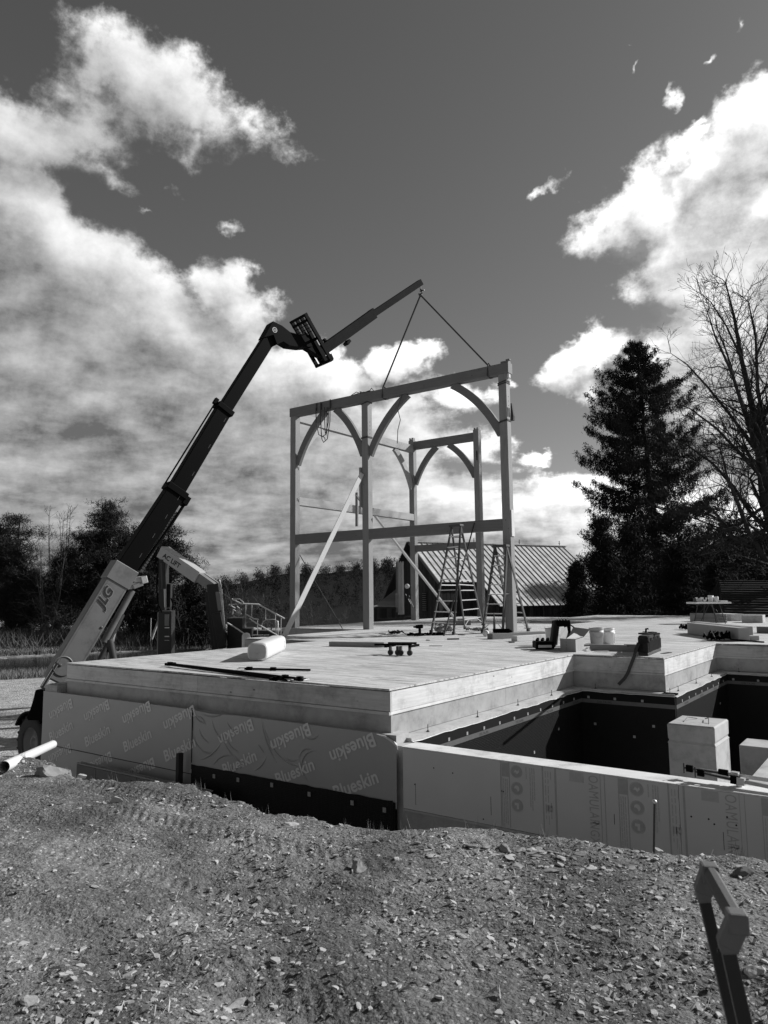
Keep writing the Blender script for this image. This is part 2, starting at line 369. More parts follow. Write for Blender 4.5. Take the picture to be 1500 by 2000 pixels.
# numpy value noise
_rs = np.random.RandomState(7); _T = _rs.rand(256, 256)
def vn(x, y):
    xi = np.floor(x).astype(int); yi = np.floor(y).astype(int); fx = x-xi; fy = y-yi; fx = fx*fx*(3-2*fx); fy = fy*fy*(3-2*fy)
    a = _T[xi & 255, yi & 255]; b = _T[(xi+1) & 255, yi & 255]; c = _T[xi & 255, (yi+1) & 255]; d = _T[(xi+1) & 255, (yi+1) & 255]
    return (a*(1-fx)+b*fx)*(1-fy)+(c*(1-fx)+d*fx)*fy
def fbm(x, y, o=5, r=.5):
    s = 0; a = 1; t = 0
    for i in range(o): s = s+a*vn(x*2**i+17.3*i, y*2**i+9.1*i); t += a; a *= r
    return s/t-.5
exec_order = 'structure first, then things, small details last'

# ------------------------------------------------------------------ ground
GZ = -.5; PZ = -2.85
CREST_PX = [(0,1478),(60,1478),(100,1485),(140,1500),(165,1520),(230,1528),(300,1526),(350,1532),(400,1546),(440,1556),(480,1570),(515,1588),(545,1592),(600,1594),(640,1606),(700,1622),(775,1628),(830,1621),(880,1613),(950,1617),(1050,1628),(1150,1642),(1280,1665),(1400,1678),(1500,1692)]
_c = [onz(a, b, GZ) for a, b in CREST_PX]
CX = np.array([-40, -14]+[p.x for p in _c]+[1.5, 6, 40]); CY = np.array([4.5, 4.3]+[p.y for p in _c]+[5.3, 5.6, 6.0])
_o = np.argsort(CX); CX = CX[_o]; CY = CY[_o]
def tread(x, y):
    """pressed cleat marks left by machine tyres"""
    t = 0
    for (x0, x1, ys, sl, w, ph, lam) in ((-5.2, -2.6, 3.35, .10, .15, .5, .085), (-4.6, -2.2, 2.72, .16, .14, -.4, .08), (-2.6, -1.0, 2.30, .10, .16, .6, .075), (-1.9, -.3, 3.2, .05, .15, -.5, .09), (-6.4, -4.4, 3.75, .02, .14, .4, .085)):
        yc = ys+sl*(x-x0); m = np.exp(-((y-yc)/w)**4)*np.clip((x-x0)*4, 0, 1)*np.clip((x1-x)*4, 0, 1)*np.clip(.5+1.6*vn(x*2.3+5, y*2.3), 0, 1)
        t = t+m*(.010*np.sin(2*math.pi*(x+ph*np.abs(y-yc)*2)/lam)-.016)
    return t
def ground_z(x, y, fine=True):
    x = np.asarray(x, float); y = np.asarray(y, float)
    yc = np.interp(x, CX, CY)+fbm(x*3.1, y*0+2, 4)*.22*np.clip((9+x)/2, 0, 1)
    z = np.full(x.shape, GZ)+.10*fbm(x*.7, y*.7, 3)+.05*fbm(x*2.2+5, y*2.2, 3)
    # worn tracks from machines, running across in front of the wall
    z = z-.035*np.exp(-((y-2.55-.15*x-.1*np.sin(x*1.3))/.22)**2)-.03*np.exp(-((y-3.5-.10*x)/.2)**2)
    if fine: z = z+.026*fbm(x*9, y*9, 4, .6)+.016*fbm(x*34+3, y*34, 3, .75)+tread(x, y)
    d = y-yc
    fall = np.clip(d/1.3, 0, 1); fall = fall**.7
    plain = PZ+.12*fbm(x*.15, y*.15, 3)+(.05*fbm(x*1.2, y*1.2, 3) if fine else 0)
    far = np.clip((np.hypot(x, y)-60)/60, 0, 1)
    plain = plain+far*1.2*fbm(x*.02+4, y*.02, 3)*2
    return np.where(d > 0, z+(plain-z)*fall, z)
def dirt_extra(t, val, c):
    n = N(t, 'ShaderNodeTexNoise'); n.inputs['Scale'].default_value = 30; n.inputs['Detail'].default_value = 9; n.inputs['Roughness'].default_value = .9; lnk(t, c.outputs['Object'], n.inputs[0])
    v = mth(t, 'MULTIPLY', val, mrange(t, n.outputs[0], .35, .68, .45, 1.5))
    vo = N(t, 'ShaderNodeTexVoronoi'); vo.inputs['Scale'].default_value = 60; lnk(t, c.outputs['Object'], vo.inputs['Vector'])
    sc = N(t, 'ShaderNodeSeparateColor'); lnk(t, vo.outputs['Color'], sc.inputs[0])
    pick = mth(t, 'MULTIPLY', mrange(t, sc.outputs[0], .8, .93, 0, 1), mrange(t, vo.outputs['Distance'], .25, .5, 1, 0))
    v = mth(t, 'MULTIPLY', v, mth(t, 'MULTIPLY_ADD', pick, 1.6, 1))
    n4 = N(t, 'ShaderNodeTexNoise'); n4.inputs['Scale'].default_value = 1.4; n4.inputs['Detail'].default_value = 5; lnk(t, c.outputs['Object'], n4.inputs[0])
    return mth(t, 'MULTIPLY', v, mrange(t, n4.outputs[0], .35, .65, .72, 1.25))
DIRT = mat('dirt', .175, .95, .3, 3, .8, 45, extra=dirt_extra, bdist=.02, spec=.06)
FIELD = mat('field_gravel', .38, .95, .7, 5, .9, 14, extra=stain_extra, bdist=.08, spec=.06)
def grid(x0, x1, nx, y0, y1, ny, warp=None):
    gx, gy = np.meshgrid(np.linspace(x0, x1, nx), np.linspace(y0, y1, ny)); i = np.arange(nx*ny).reshape(ny, nx)
    f = np.stack([i[:-1,:-1], i[:-1,1:], i[1:,1:], i[1:,:-1]], -1).reshape(-1, 4); return gx.ravel(), gy.ravel(), f
# near ground, fine
gx, gy, gf = grid(-9.0, 2.0, 560, -1.0, 6.4, 400)
gn = npmesh('ground', np.stack([gx, gy, ground_z(gx, gy)], 1), gf, DIRT, smooth=True); gn['kind'] = 'structure'
# far ground: polar sheet to the horizon, dropping just under the near one
rr = np.concatenate([np.linspace(.5, 14, 40), np.geomspace(15, 2200, 110)]); th = np.linspace(0, 2*math.pi, 241)
R_, T_ = np.meshgrid(rr, th); fx = (R_*np.sin(T_)).ravel(); fy = (R_*np.cos(T_)).ravel()
fz = ground_z(fx, fy, False)
inside = (fx > -8.9) & (fx < 1.9) & (fy > -.9) & (fy < 6.3); fz = np.where(inside, fz-.25, fz)
pit = (fx > -5.6) & (fy > 6.4) & (fy < 20); 
# pond bed
PC = onz(130, 1285, PZ); 
def pond_mask(x, y):
    a = (x+44)*.89+(y-27)*-.45; b = (x+44)*.45+(y-27)*.89   # a: away from the camera, b: across
    return (a/7.5)**2+(b/26.0)**2+.25*fbm(x*.12, y*.12, 3)
pm = pond_mask(fx, fy); fz = np.where(pm < 1.25, fz-np.clip(1.25-pm, 0, .5)*2.2, fz)
i = np.arange(R_.size).reshape(R_.shape)
ff = np.stack([i[:-1,:-1], i[1:,:-1], i[1:,1:], i[:-1,1:]], -1).reshape(-1, 4)
gfar = npmesh('terrain', np.stack([fx, fy, fz], 1), ff, FIELD, smooth=True); gfar['kind'] = 'structure'
WAT = mat('water', .03, .12, .1, 2, .25, 3, spec=.6, bdist=.01)
b = MB(); n_ = 60
b.add([(-44+math.cos(2*math.pi*k/n_)*11*.89+math.sin(2*math.pi*k/n_)*32*.45, 27-math.cos(2*math.pi*k/n_)*11*.45+math.sin(2*math.pi*k/n_)*32*.89, PZ-.28) for k in range(n_)], [tuple(range(n_))])
b.build('pond', WAT)['kind'] = 'structure'

# scattered stones ------------------------------------------------------------
_rg = random.Random(3)
def rockmesh(seed, flat=.25):
    r = random.Random(seed); t = (1+5**.5)/2
    V = [Vector(v).normalized() for v in ((-1,t,0),(1,t,0),(-1,-t,0),(1,-t,0),(0,-1,t),(0,1,t),(0,-1,-t),(0,1,-t),(t,0,-1),(t,0,1),(-t,0,-1),(-t,0,1))]
    Fc = [(0,11,5),(0,5,1),(0,1,7),(0,7,10),(0,10,11),(1,5,9),(5,11,4),(11,10,2),(10,7,6),(7,1,8),(3,9,4),(3,4,2),(3,2,6),(3,6,8),(3,8,9),(4,9,5),(2,4,11),(6,2,10),(8,6,7),(9,8,1)]
    s = (1.15, r.uniform(.4, .8), flat*r.uniform(.5, 1.2)); pl = [(Vector((r.uniform(-1, 1), r.uniform(-1, 1), r.uniform(-.6, 1))).normalized(), r.uniform(.35, .7)) for _ in range(5)]
    out = []
    for v in V:
        v = v*r.uniform(.9, 1.25)
        for n, d in pl:
            e = v.dot(n)
            if e > d: v = v-n*(e-d)
        out.append([v[k]*s[k]*1.2 for k in range(3)])
    return np.array(out), np.array(Fc)
def slabmesh(seed):
    """broken flat shard: an uneven hexagonal slab with a tilted top"""
    r = random.Random(seed+70); an = sorted(k*1.047+r.uniform(-.38, .38) for k in range(6)); asp = r.uniform(.45, .9); h = r.uniform(.12, .34); tx, ty = r.uniform(-.15, .15), r.uniform(-.15, .15)
    B = [[1.15*math.cos(a)*q, 1.15*asp*math.sin(a)*q, -.1] for a in an for q in [r.uniform(.7, 1.15)]]
    T = [[b[0]*r.uniform(.72, .98), b[1]*r.uniform(.72, .98), h+b[0]*tx+b[1]*ty] for b in B]
    f = [(6, 7, 8), (6, 8, 9), (6, 9, 10), (6, 10, 11), (0, 2, 1), (0, 3, 2), (0, 4, 3), (0, 5, 4)]
    for k in range(6): n = (k+1) % 6; f += [(k, n, 6+n), (k, 6+n, 6+k)]
    return np.array(B+T), np.array(f)
RK = [rockmesh(k) if k % 4 == 0 else slabmesh(k) for k in range(16)]
STONE_MATS = [mat('stone_light', .42, .85, .35, 9, .4, 60), mat('stone_mid', .24, .85, .35, 9, .4, 60), mat('stone_dark', .10, .9, .35, 9, .4, 60)]
def stones(name, xs, ys, sizes, m, label, seed, tilt=.16):
    rs = np.random.RandomState(seed); n = len(xs); V = []; Fs = []
    zs = ground_z(np.array(xs), np.array(ys))
    for k in range(n):
        v, f = RK[rs.randint(16)]; a = rs.rand()*6.283; ca, sa = math.cos(a), math.sin(a)
        tx, ty = rs.randn(2)*tilt
        p = v*sizes[k]; x = p[:,0]*ca-p[:,1]*sa; y = p[:,0]*sa+p[:,1]*ca; z = p[:,2]+x*tx+y*ty
        V.append(np.stack([x+xs[k], y+ys[k], z+zs[k]+sizes[k]*.08], 1)); Fs.append(f+12*k)
    o = npmesh(name, np.concatenate(V), np.concatenate(Fs), m)
    tag(o, label, name, kind='stuff'); return o
def scatter(n, seed, dens=None):
    rs = np.random.RandomState(seed); X = []; Y = []
    while len(X) < n:
        # sample evenly in view distance so that near and far ground are equally busy
        x = rs.uniform(-9, 2, 4000); y = rs.uniform(.8, 5.4, 4000)
        yc = np.interp(x, CX, CY); ok = (y < yc+.15)
        dd_ = np.hypot(x, y); ok &= rs.rand(4000) < np.clip(2.6/dd_, .12, 1)
        c = fbm(x*1.1+3, y*1.1+8, 4)*4.5+.42
        gr = np.exp(-((x+2.0)/1.1)**2-((y-4.35)/.5)**2)*1.5+np.exp(-((x+.6)/1.0)**2-((y-4.1)/.9)**2)*.9+np.exp(-((x+7.2)/.7)**2-((y-4.1)/.35)**2)*1.5
        ok &= rs.rand(4000) < np.clip(c+gr, .06, 1)
        X += list(x[ok]); Y += list(y[ok])
    return np.array(X[:n]), np.array(Y[:n])
rs = np.random.RandomState(11)
for k, (nm, cnt, s0, s1, m) in enumerate((('gravel', 15000, .003, .013, STONE_MATS[1]), ('slate_chips', 10500, .0035, .024, STONE_MATS[0]), ('dark_pebbles', 8000, .003, .014, STONE_MATS[2]))):
    X, Y = scatter(cnt, 20+k); S = s0+(s1-s0)*rs.rand(cnt)**4
    stones(nm, X, Y, S, m, ('grey gravel strewn over the bare dirt', 'pale slate chips lying flat on the dirt', 'dark pebbles and clods scattered on the dirt')[k], 30+k)
# litter: straw, leaf scraps
def litter(name, cnt, m, seed, L, Wd, label):
    X, Y = scatter(cnt, seed); rs = np.random.RandomState(seed); Z = ground_z(X, Y); V = []; Fs = []
    for k in range(cnt):
        a = rs.rand()*6.283; l = L*(.4+rs.rand()); w = Wd*(.5+rs.rand()); c, s_ = math.cos(a), math.sin(a); t1, t2 = rs.rand(2)*.7*l
        V.append(np.array([[X[k]-c*l/2-s_*w/2, Y[k]-s_*l/2+c*w/2, Z[k]+.003], [X[k]-c*l/2+s_*w/2, Y[k]-s_*l/2-c*w/2, Z[k]+.002],
                           [X[k]+c*l/2+s_*w/2, Y[k]+s_*l/2-c*w/2, Z[k]+.003+t1], [X[k]+c*l/2-s_*w/2, Y[k]+s_*l/2+c*w/2, Z[k]+.004+t2]])); Fs.append(np.arange(4)+4*k)
    tag(npmesh(name, np.concatenate(V), np.stack(Fs), m), label, name, kind='stuff')
litter('straw_litter', 2600, mat('straw', .38, .8, .3, 8, 0), 51, .035, .003, 'thin pale straw and stalk bits lying on the dirt')
litter('leaf_litter', 2600, mat('leaf_scrap', .06, .9, .4, 8, 0), 52, .018, .012, 'small dark leaf scraps trodden into the dirt')
# individual larger stones
def bigrock(seed, flat):
    r = random.Random(seed); V0, F0 = rockmesh(seed, 1.0); t = (1+5**.5)/2
    V = [Vector(v).normalized() for v in ((-1,t,0),(1,t,0),(-1,-t,0),(1,-t,0),(0,-1,t),(0,1,t),(0,-1,-t),(0,1,-t),(t,0,-1),(t,0,1),(-t,0,-1),(-t,0,1))]; Fc = [tuple(f) for f in F0]
    for _ in range(2):
        mid = {}; out = []
        def m(a, b):
            k = (min(a, b), max(a, b))
            if k not in mid: V.append(((V[a]+V[b])/2).normalized()); mid[k] = len(V)-1
            return mid[k]
        for a, b, c in Fc: x, y, z = m(a, b), m(b, c), m(c, a); out += [(a, x, z), (b, y, x), (c, z, y), (x, y, z)]
        Fc = out
    pl = [(Vector((r.gauss(0, 1), r.gauss(0, 1), r.gauss(0, 1))).normalized(), r.uniform(.35, .75)) for _ in range(11)]; s = (1.2, r.uniform(.5, .85), flat*1.1); res = []
    for v in V:
        for n, d in pl:
            e = v.dot(n)
            if e > d: v = v-n*(e-d)
        v = v*(1+.10*mnoise.noise(v*3+Vector((seed, 0, 0)))+.05*mnoise.noise(v*8))
        res.append([v[k]*s[k]*1.25 for k in range(3)])
    return np.array(res), np.array(Fc)
def single_rock(px, py, size, label, m, seed, flat=.4, grp=None, sz=(1,1,1)):
    if size < .05: flat *= .6
    p = onz(px, py, GZ)
    if True:
        z = float(ground_z(np.array([p.x]), np.array([p.y]))[0]); p = onz(px, py, z)
    v, f = bigrock(seed, flat); v = v*size; a = random.Random(seed).uniform(0, 6)
    x = v[:,0]*math.cos(a)-v[:,1]*math.sin(a); y = v[:,0]*math.sin(a)+v[:,1]*math.cos(a)
    o = npmesh('rock', np.stack([x, y, v[:,2]+size*.10], 1), f, m, loc=(0,0,0)); o.location = (p.x, p.y, z)
    return tag(o, label, 'rock', grp)
L0, L1, L2 = STONE_MATS
NAMED = [(565,1611,.055,'flat white slab of stone just below the black dimpled sheet',L0,.18),(227,1568,.07,'rounded pale boulder on the left below the wrapped wall',L0,.7),
 (97,1512,.13,'long dark rock half buried in the mound beside the white pipe',L1,.45),(160,1516,.07,'broad flat rock on the mound right of the white pipe',L0,.3),
 (1287,1662,.045,'pale blocky stone at the foot of the rebar stake',L0,.35),(700,1692,.055,'dark wedge shaped rock in the middle of the dirt',L1,.6),
 (462,1965,.045,'pale pointed stone near the bottom edge left of centre',L0,.7),(1470,1902,.055,'pale rounded stone right of the black handle',L0,.6),
 (1448,1705,.055,'dark slab of rock standing on edge behind the grey handle',L2,.4),(365,1764,.03,'squarish bright stone left of centre in the open dirt',L0,.7),
 (420,1683,.03,'small bright stone alone in the middle distance of the dirt',L0,.6),(1385,1888,.035,'bright flat stone just left of the handle tubes',L0,.35),
 (905,1830,.03,'flat pale stone in the rut right of centre',L0,.4),(62,1958,.04,'bright stone near the lower left corner',L0,.5),
 (1240,1876,.03,'upright white chip of stone left of the handle',L0,.8),(985,1585+75,.05,'dark stone in the gravel heap before the foam wall',L1,.4)]
for k, (px, py, s_, lb, m, fl) in enumerate(NAMED): single_rock(px, py, s_, lb, m, 100+k, fl)
r = random.Random(5)
for k in range(95):
    px = r.uniform(10, 1490); py = r.uniform(1560, 1990)
    if py < 1640+.04*px: py += 80
    if px > 1340 and py > 1700: continue
    single_rock(px, py, r.uniform(.010, .026), 'small loose stone lying on the bare dirt', r.choice([L0, L0, L1, L1, L2]), 300+k, r.uniform(.25, .6), 'loose stones on the dirt')
for k in range(46):
    px = r.gauss(1010, 110); py = 1648+abs(r.gauss(0, 30))+max(0, (px-950))*.11
    if px < 830 or px > 1330: continue
    single_rock(px, py, r.uniform(.02, .045), 'flat slate fragment in the gravel heap before the foam wall', r.choice([L0, L1, L1]), 500+k, .3, 'slate fragments in the gravel heap')
# grass tufts at the crest
def tufts(name, pts, m, label, h=.09, per=14, seed=1):
    rs = np.random.RandomState(seed); V = []; k = 0
    for (x, y, z, sc) in pts:
        for j in range(per):
            a = rs.rand()*6.283; o = rs.randn(2)*.03*sc; l = h*sc*(.5+rs.rand()); ln = rs.rand()*.5; w = .0022*sc
            c, s_ = math.cos(a), math.sin(a)
            V += [[x+o[0]-s_*w, y+o[1]+c*w, z-.01], [x+o[0]+s_*w, y+o[1]-c*w, z-.01], [x+o[0]+c*l*ln, y+o[1]+s_*l*ln, z+l]]
    V = np.array(V); tag(npmesh(name, V, np.arange(len(V)).reshape(-1, 3), m), label, 'grass', kind='stuff')
pt = []
for k in range(60):
    px = _rg.choice([_rg.uniform(0, 240), _rg.uniform(330, 760), _rg.uniform(330, 760), _rg.uniform(0, 1500)])
    x = float(np.interp(px, [a for a, b_ in CREST_PX], [p.x for p in _c])); y = float(np.interp(x, CX, CY))+_rg.uniform(-.25, .05)
    pt.append((x, y, float(ground_z(np.array([x]), np.array([y]))[0]), _rg.uniform(.4, 1.0)))
tufts('grass_tufts', pt, GRASS, 'thin dry grass blades along the crest of the bank', .07, 10, 4)

# ------------------------------------------------------------------ deck platform
RECTS = [(-11.85, -5.07, 7.09, 12.79), (-11.85, -3.5, 12.79, 13.6), (-14.4, -3.5, 13.6, 16.79), (-14.4, 4.5, 16.79, 18.65),
         (-17.95, 4.5, 18.65, 24.8), (-17.95, -12.6, 24.8, 27.4), (-9.9, 4.5, 24.8, 27.4), (-17.95, 4.5, 27.4, 31.5), (-12.6, 4.5, 31.5, 35)]
deck = thing('deck_platform', 'large plywood deck on the foundation with stepped edges and a stair opening', 'deck', (-8, 12, 0))
pc = {}
def sub_panel(x0, x1, y0, y1):
    k = (round(x1-x0, 2), round(y1-y0, 2)); zt = random.Random(int(x0*97+y0*31)).uniform(-.0025, .001)
    if k not in pc:
        me = bpy.data.meshes.new('panel'); b = MB(); b.box((0, 0, -.022), (x1-x0-.005, y1-y0-.004, 0)); me.from_pydata(b.v, [], b.f); me.materials.append(PLY); pc[k] = me
    o = bpy.data.objects.new('panel', pc[k]); COL.objects.link(o); o.parent = deck
    o.location = (x0+.002+8, y0+.002-12, zt)
for (x0, x1, y0, y1) in RECTS:
    yy = 7.09; row = 0
    while yy < 35:
        ya, yb = max(yy, y0), min(yy+1.22, y1)
        if yb-ya > .05:
            xx = -18.2-(1.22 if row % 2 else 0)
            while xx < 4.6:
                xa, xb = max(xx, x0), min(xx+2.44, x1)
                if xb-xa > .05: sub_panel(xa, xb, ya, yb)
                xx += 2.44
        yy += 1.22; row += 1
# exposed faces round the outline: (orientation, fixed coordinate, from, to, outward sign)
EDGES = [('x', 7.09, -11.85, -5.07, -1), ('y', -5.07, 7.09, 12.79, 1), ('x', 12.79, -5.07, -3.5, -1), ('y', -3.5, 12.79, 16.79, 1), ('x', 16.79, -3.5, 4.5, -1),
         ('y', -11.85, 7.09, 13.6, -1), ('x', 13.6, -14.4, -11.85, -1), ('y', -14.4, 13.6, 18.65, -1), ('x', 18.65, -17.95, -14.4, -1), ('y', -17.95, 18.65, 31.5, -1),
         ('x', 31.5, -17.95, -12.6, 1), ('y', -12.6, 31.5, 35, -1), ('x', 35, -12.6, 4.5, 1), ('x', 27.4, -12.6, -9.9, -1), ('y', -12.6, 24.8, 27.4, 1), ('y', -9.9, 24.8, 27.4, -1), ('x', 24.8, -12.6, -9.9, 1)]
er = random.Random(9)
for (o_, c, a, b_, sg) in EDGES:
    L = b_-a; n = max(1, round(L/3.4)); cuts = [a]+[a+L*(k+er.uniform(-.08, .08))/n for k in range(1, n)]+[b_]
    for k in range(n):
        u0, u1 = cuts[k]+(.0025 if k else 0), cuts[k+1]-(.0025 if k < n-1 else 0)
        jg = er.uniform(0, .004)
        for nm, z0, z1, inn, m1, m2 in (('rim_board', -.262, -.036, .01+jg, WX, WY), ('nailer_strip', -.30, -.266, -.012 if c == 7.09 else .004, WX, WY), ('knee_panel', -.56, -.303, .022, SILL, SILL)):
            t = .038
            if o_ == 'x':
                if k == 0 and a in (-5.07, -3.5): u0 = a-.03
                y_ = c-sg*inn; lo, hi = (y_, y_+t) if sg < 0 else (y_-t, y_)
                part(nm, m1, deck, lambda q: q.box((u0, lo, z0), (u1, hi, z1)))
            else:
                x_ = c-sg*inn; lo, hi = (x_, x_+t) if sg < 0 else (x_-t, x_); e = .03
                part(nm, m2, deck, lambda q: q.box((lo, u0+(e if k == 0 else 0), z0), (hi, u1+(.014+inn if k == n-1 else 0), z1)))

# ------------------------------------------------------------------ foundation walls
WY0 = 6.95
def wrinkle(x, z):
    """folds in the loose sheet over the right half of the wrapped wall"""
    if x < -8.55: return .004*mnoise.noise(Vector((x*1.5, z*1.5, 3)))
    h = .006*mnoise.noise(Vector((x*2, z*2, 1)))
    for (x0, z0, x1, z1, bend, w, a) in FOLDS:
        dx, dz = x1-x0, z1-z0; L = math.hypot(dx, dz); t = ((x-x0)*dx+(z-z0)*dz)/L/L
        if t < -.05 or t > 1.05: continue
        off = ((x-x0)*-dz+(z-z0)*dx)/L-bend*4*t*(1-t)*L
        h += a*math.exp(-(off/w)**2)*max(0, math.sin(math.pi*min(max(t, .02), .98)))**.5
    return h
FP = [(380,1395,400,1412,.1),(385,1400,402,1415,-.2),(378,1432,420,1468,.22),(415,1408,440,1448,.12),(438,1448,462,1482,.05),(390,1425,408,1450,.1),(445,1412,465,1430,.1),(512,1410,540,1488,.06),
      (516,1418,582,1495,.16),(505,1455,516,1470,-.05),(520,1480,500,1503,-.1),(585,1482,607,1462,-.2),(590,1500,615,1466,-.2),(395,1482,430,1455,.08),(420,1490,450,1475,-.1),(445,1445,466,1468,.1),(458,1475,480,1490,.1),
      (590,1500,602,1524,.05),(395,1393,440,1391,.1),(560,1480,580,1484,.1),(600,1440,622,1436,.15),(452,1500,480,1490,.1)]
FOLDS = []
for (a0, b0, a1, b1, bd) in FP:
    p = ony(a0, b0, WY0); q = ony(a1, b1, WY0); FOLDS.append((p.x, p.z, q.x, q.z, -bd, .0075, .017))
fw = thing('foundation_wall', 'long basement wall wrapped in grey printed membrane under the left front deck edge', 'wall', (-8.6, 7.0, PZ))
part('concrete_core', CONC, fw, lambda q: q.box((-12.3, 6.98, PZ), (-4.95, 7.3, -.505)))
part('foam_cap', mat('rough_foam', .4, .95, .5, 14, 1.0, 40, bdist=.02), fw, lambda q: q.box((-12.27, 6.962, -.50), (-11.9, 7.32, -.375)).box((-12.2, 7.0, -.375), (-11.95, 7.25, -.36)))
XS = ony(377, 1420, WY0).x            # vertical lap between the smooth and the wrinkled sheets
zt_of = lambda x: -.49
def sheet(x0, x1, z0f, z1f, nx, nz, yoff, fn):
    gx_, gz_, f_ = grid(0, 1, nx, 0, 1, nz); V = []
    for u, v in zip(gx_, gz_):
        x = x0+(x1-x0)*u; z = z0f(x)+(z1f(x)-z0f(x))*v; V.append((x, WY0-yoff-fn(x, z), z))
    return np.array(V), f_
def add_sheet(name, V, f_, m, parent, smooth=True):
    q = parent; o = Vector((0,0,0))
    while q is not None: o = o+q.location; q = q.parent
    return npmesh(name, V-np.array(o), f_, m, parent, smooth)
V, f_ = sheet(-12.3, XS, lambda x: PZ, lambda x: -.485, 60, 24, 0, wrinkle); add_sheet('membrane_sheet', V, f_, BLU, fw)
zb = lambda x: np.interp(x, [XS, ony(775, 1562, WY0).x], [ony(365, 1487, WY0).z, ony(775, 1562, WY0).z])
V, f_ = sheet(XS, -4.88, lambda x: zb(x)-.10, lambda x: -.487-.02*max(0, 1-abs(x-XS-.4)/.5), 900, 170, .008, wrinkle)
o_ = add_sheet('loose_membrane_sheet', V, f_, BLU, fw); o_['label'] = 'wrinkled sheet on the right half of the wall'
# folded end at the right corner
part('torn_membrane_corner', FOIL, fw, lambda q: [q.tube([ony(735+8*k, 1434+r_*2, 6.93), ony(752+5*k, 1439+3*r_, 6.92), ony(770+2*k, 1450+3*r_, 6.93), ony(776, 1462+r_, 6.95)], [.004, .014, .016, .008], 6) for k, r_ in ((0, 0), (1, 1), (2, 2))])
# lap seam low on the smooth part, a second strip hanging under it
p0 = ony(105, 1458, WY0); p1 = ony(352, 1505, WY0)
part('seam_strip', BLKF, fw, lambda q: q.box((-12.1, WY0-.011, (p0.z+p1.z)/2-.004), (p1.x+.3, WY0-.004, (p0.z+p1.z)/2+.004)))
part('seam_strip', BLKF, fw, lambda q: q.box((XS-.006, WY0-.02, zb(XS)), (XS+.002, WY0-.006, -.49)))
# Blueskin lettering
def blu(px, py, size_px_w, flip, dispon):
    o = ony(px, py, WY0); w = abs(ony(px+size_px_w/2, py, WY0).x-ony(px-size_px_w/2, py, WY0).x)
    vs, fs = textmesh('Blueskin', 1, .022); W_ = max(v.x for v in vs); s = w/W_/.97
    an = math.radians(24); ex = Vector((math.cos(an), 0, math.sin(an))); ey = Vector((-math.sin(an), 0, math.cos(an)))
    if flip: ex = -ex; ey = -ey
    st = o-ex*(w/2)-ey*(s*.33)
    P = []
    for v in vs:
        p = st+ex*(v.x*s)+ey*(v.y*s); P.append((p.x, WY0-(.0035 if p.x < XS else .012)-wrinkle(p.x, p.z)-.0015, p.z))
    b = MB(); b.add(P, fs); b.build('lettering', BPRT, fw)
for (px, py, w, fl) in ((120,1386,46,1),(190,1389,50,1),(268,1393,56,1),(352,1403,64,1),(118,1428,46,0),(189,1437,50,0),(267,1446,56,0),(350,1463,64,0),
                        (118,1472,44,1),(195,1489,50,1),(276,1502,56,1),(463,1430,70,1),(570,1440,80,1),(691,1461,92,1),(467,1490,68,0),(575,1508,78,0),(693,1533,90,0)):
    blu(px, py, w, fl, True)
# black dimpled sheet and fastener squares at the foot of the right half
V, f_ = sheet(XS+.0, -4.93, lambda x: PZ, lambda x: zb(x)-.02+.012*mnoise.noise(Vector((x*6, 0, 0))), 90, 4, -.002+.025, lambda x, z: .004*mnoise.noise(Vector((x*1.4, z, 2)))); add_sheet('dimpled_sheet', V, f_, BLK, fw)
for (px, py) in ((372,1506),(418,1516),(465,1523),(531,1533),(604,1551),(688,1568),(751,1582)):
    p = ony(px, py, WY0-.03); part('fastener', FAST, fw, lambda q: q.box((p.x-.022, p.y-.006, p.z-.026), (p.x+.022, p.y+.002, p.z+.026)).box((p.x-.007, p.y-.010, p.z-.007), (p.x+.007, p.y-.006, p.z+.007)))
part('corner_trim', BLKF, fw, lambda q: q.box((-4.93, 6.93, PZ), (-4.90, 6.975, zb(-4.93)-.03)))
p = ony(355, 1500, 6.88)
bd = MB(); bd.box((p.x-.03, 6.80, PZ), (p.x+.03, 6.88, ony(355, 1470, 6.88).z)); tag(bd.build('post', mat('dark_board', .03, .9, .4, 6, .3, 40, axis=2)), 'short dark wooden post standing against the wrapped wall beside the black sheet', 'post')
# low formwork boxes at the foot of the left half
fo = thing('formwork', 'low dark formwork panels with a double light rail at the foot of the wrapped wall', 'formwork', (ony(230, 1510, 6.7).x, 6.7, PZ))
pa = ony(150, 1491, 6.6); pb = ony(330, 1529, 6.6); zz = (pa.z+pb.z)/2; nb_ = 6
for k in range(nb_):
    xa = pa.x+(pb.x-pa.x+.8)*k/nb_; xb = pa.x+(pb.x-pa.x+.8)*(k+1)/nb_-.012
    part('panel', mat('form_ply', .13, .8, .2, 5, .1, 40, rnd=.1), fo, lambda q: q.box((xa, 6.6, PZ), (xb, 6.62, zz-.02)))
    part('batten', mat('form_batten', .2, .8, .2, 5, .1, 40), fo, lambda q: q.box((xb, 6.59, PZ), (xb+.012, 6.62, zz-.03)))
for yy_ in (6.595, 6.66): part('rail', mat('form_rail', .26, .8, .2, 5, .1, 40), fo, lambda q: q.box((pa.x, yy_, zz-.012), (pb.x+.8, yy_+.022, zz+.006)))
# wall end block (left end, seen edge-on)
part('end_form', mat('end_form_m', .05, .8, .3, 5, .1, 40), fw, lambda q: q.box((-12.36, 6.96, PZ), (-12.303, 7.28, -1.35)))

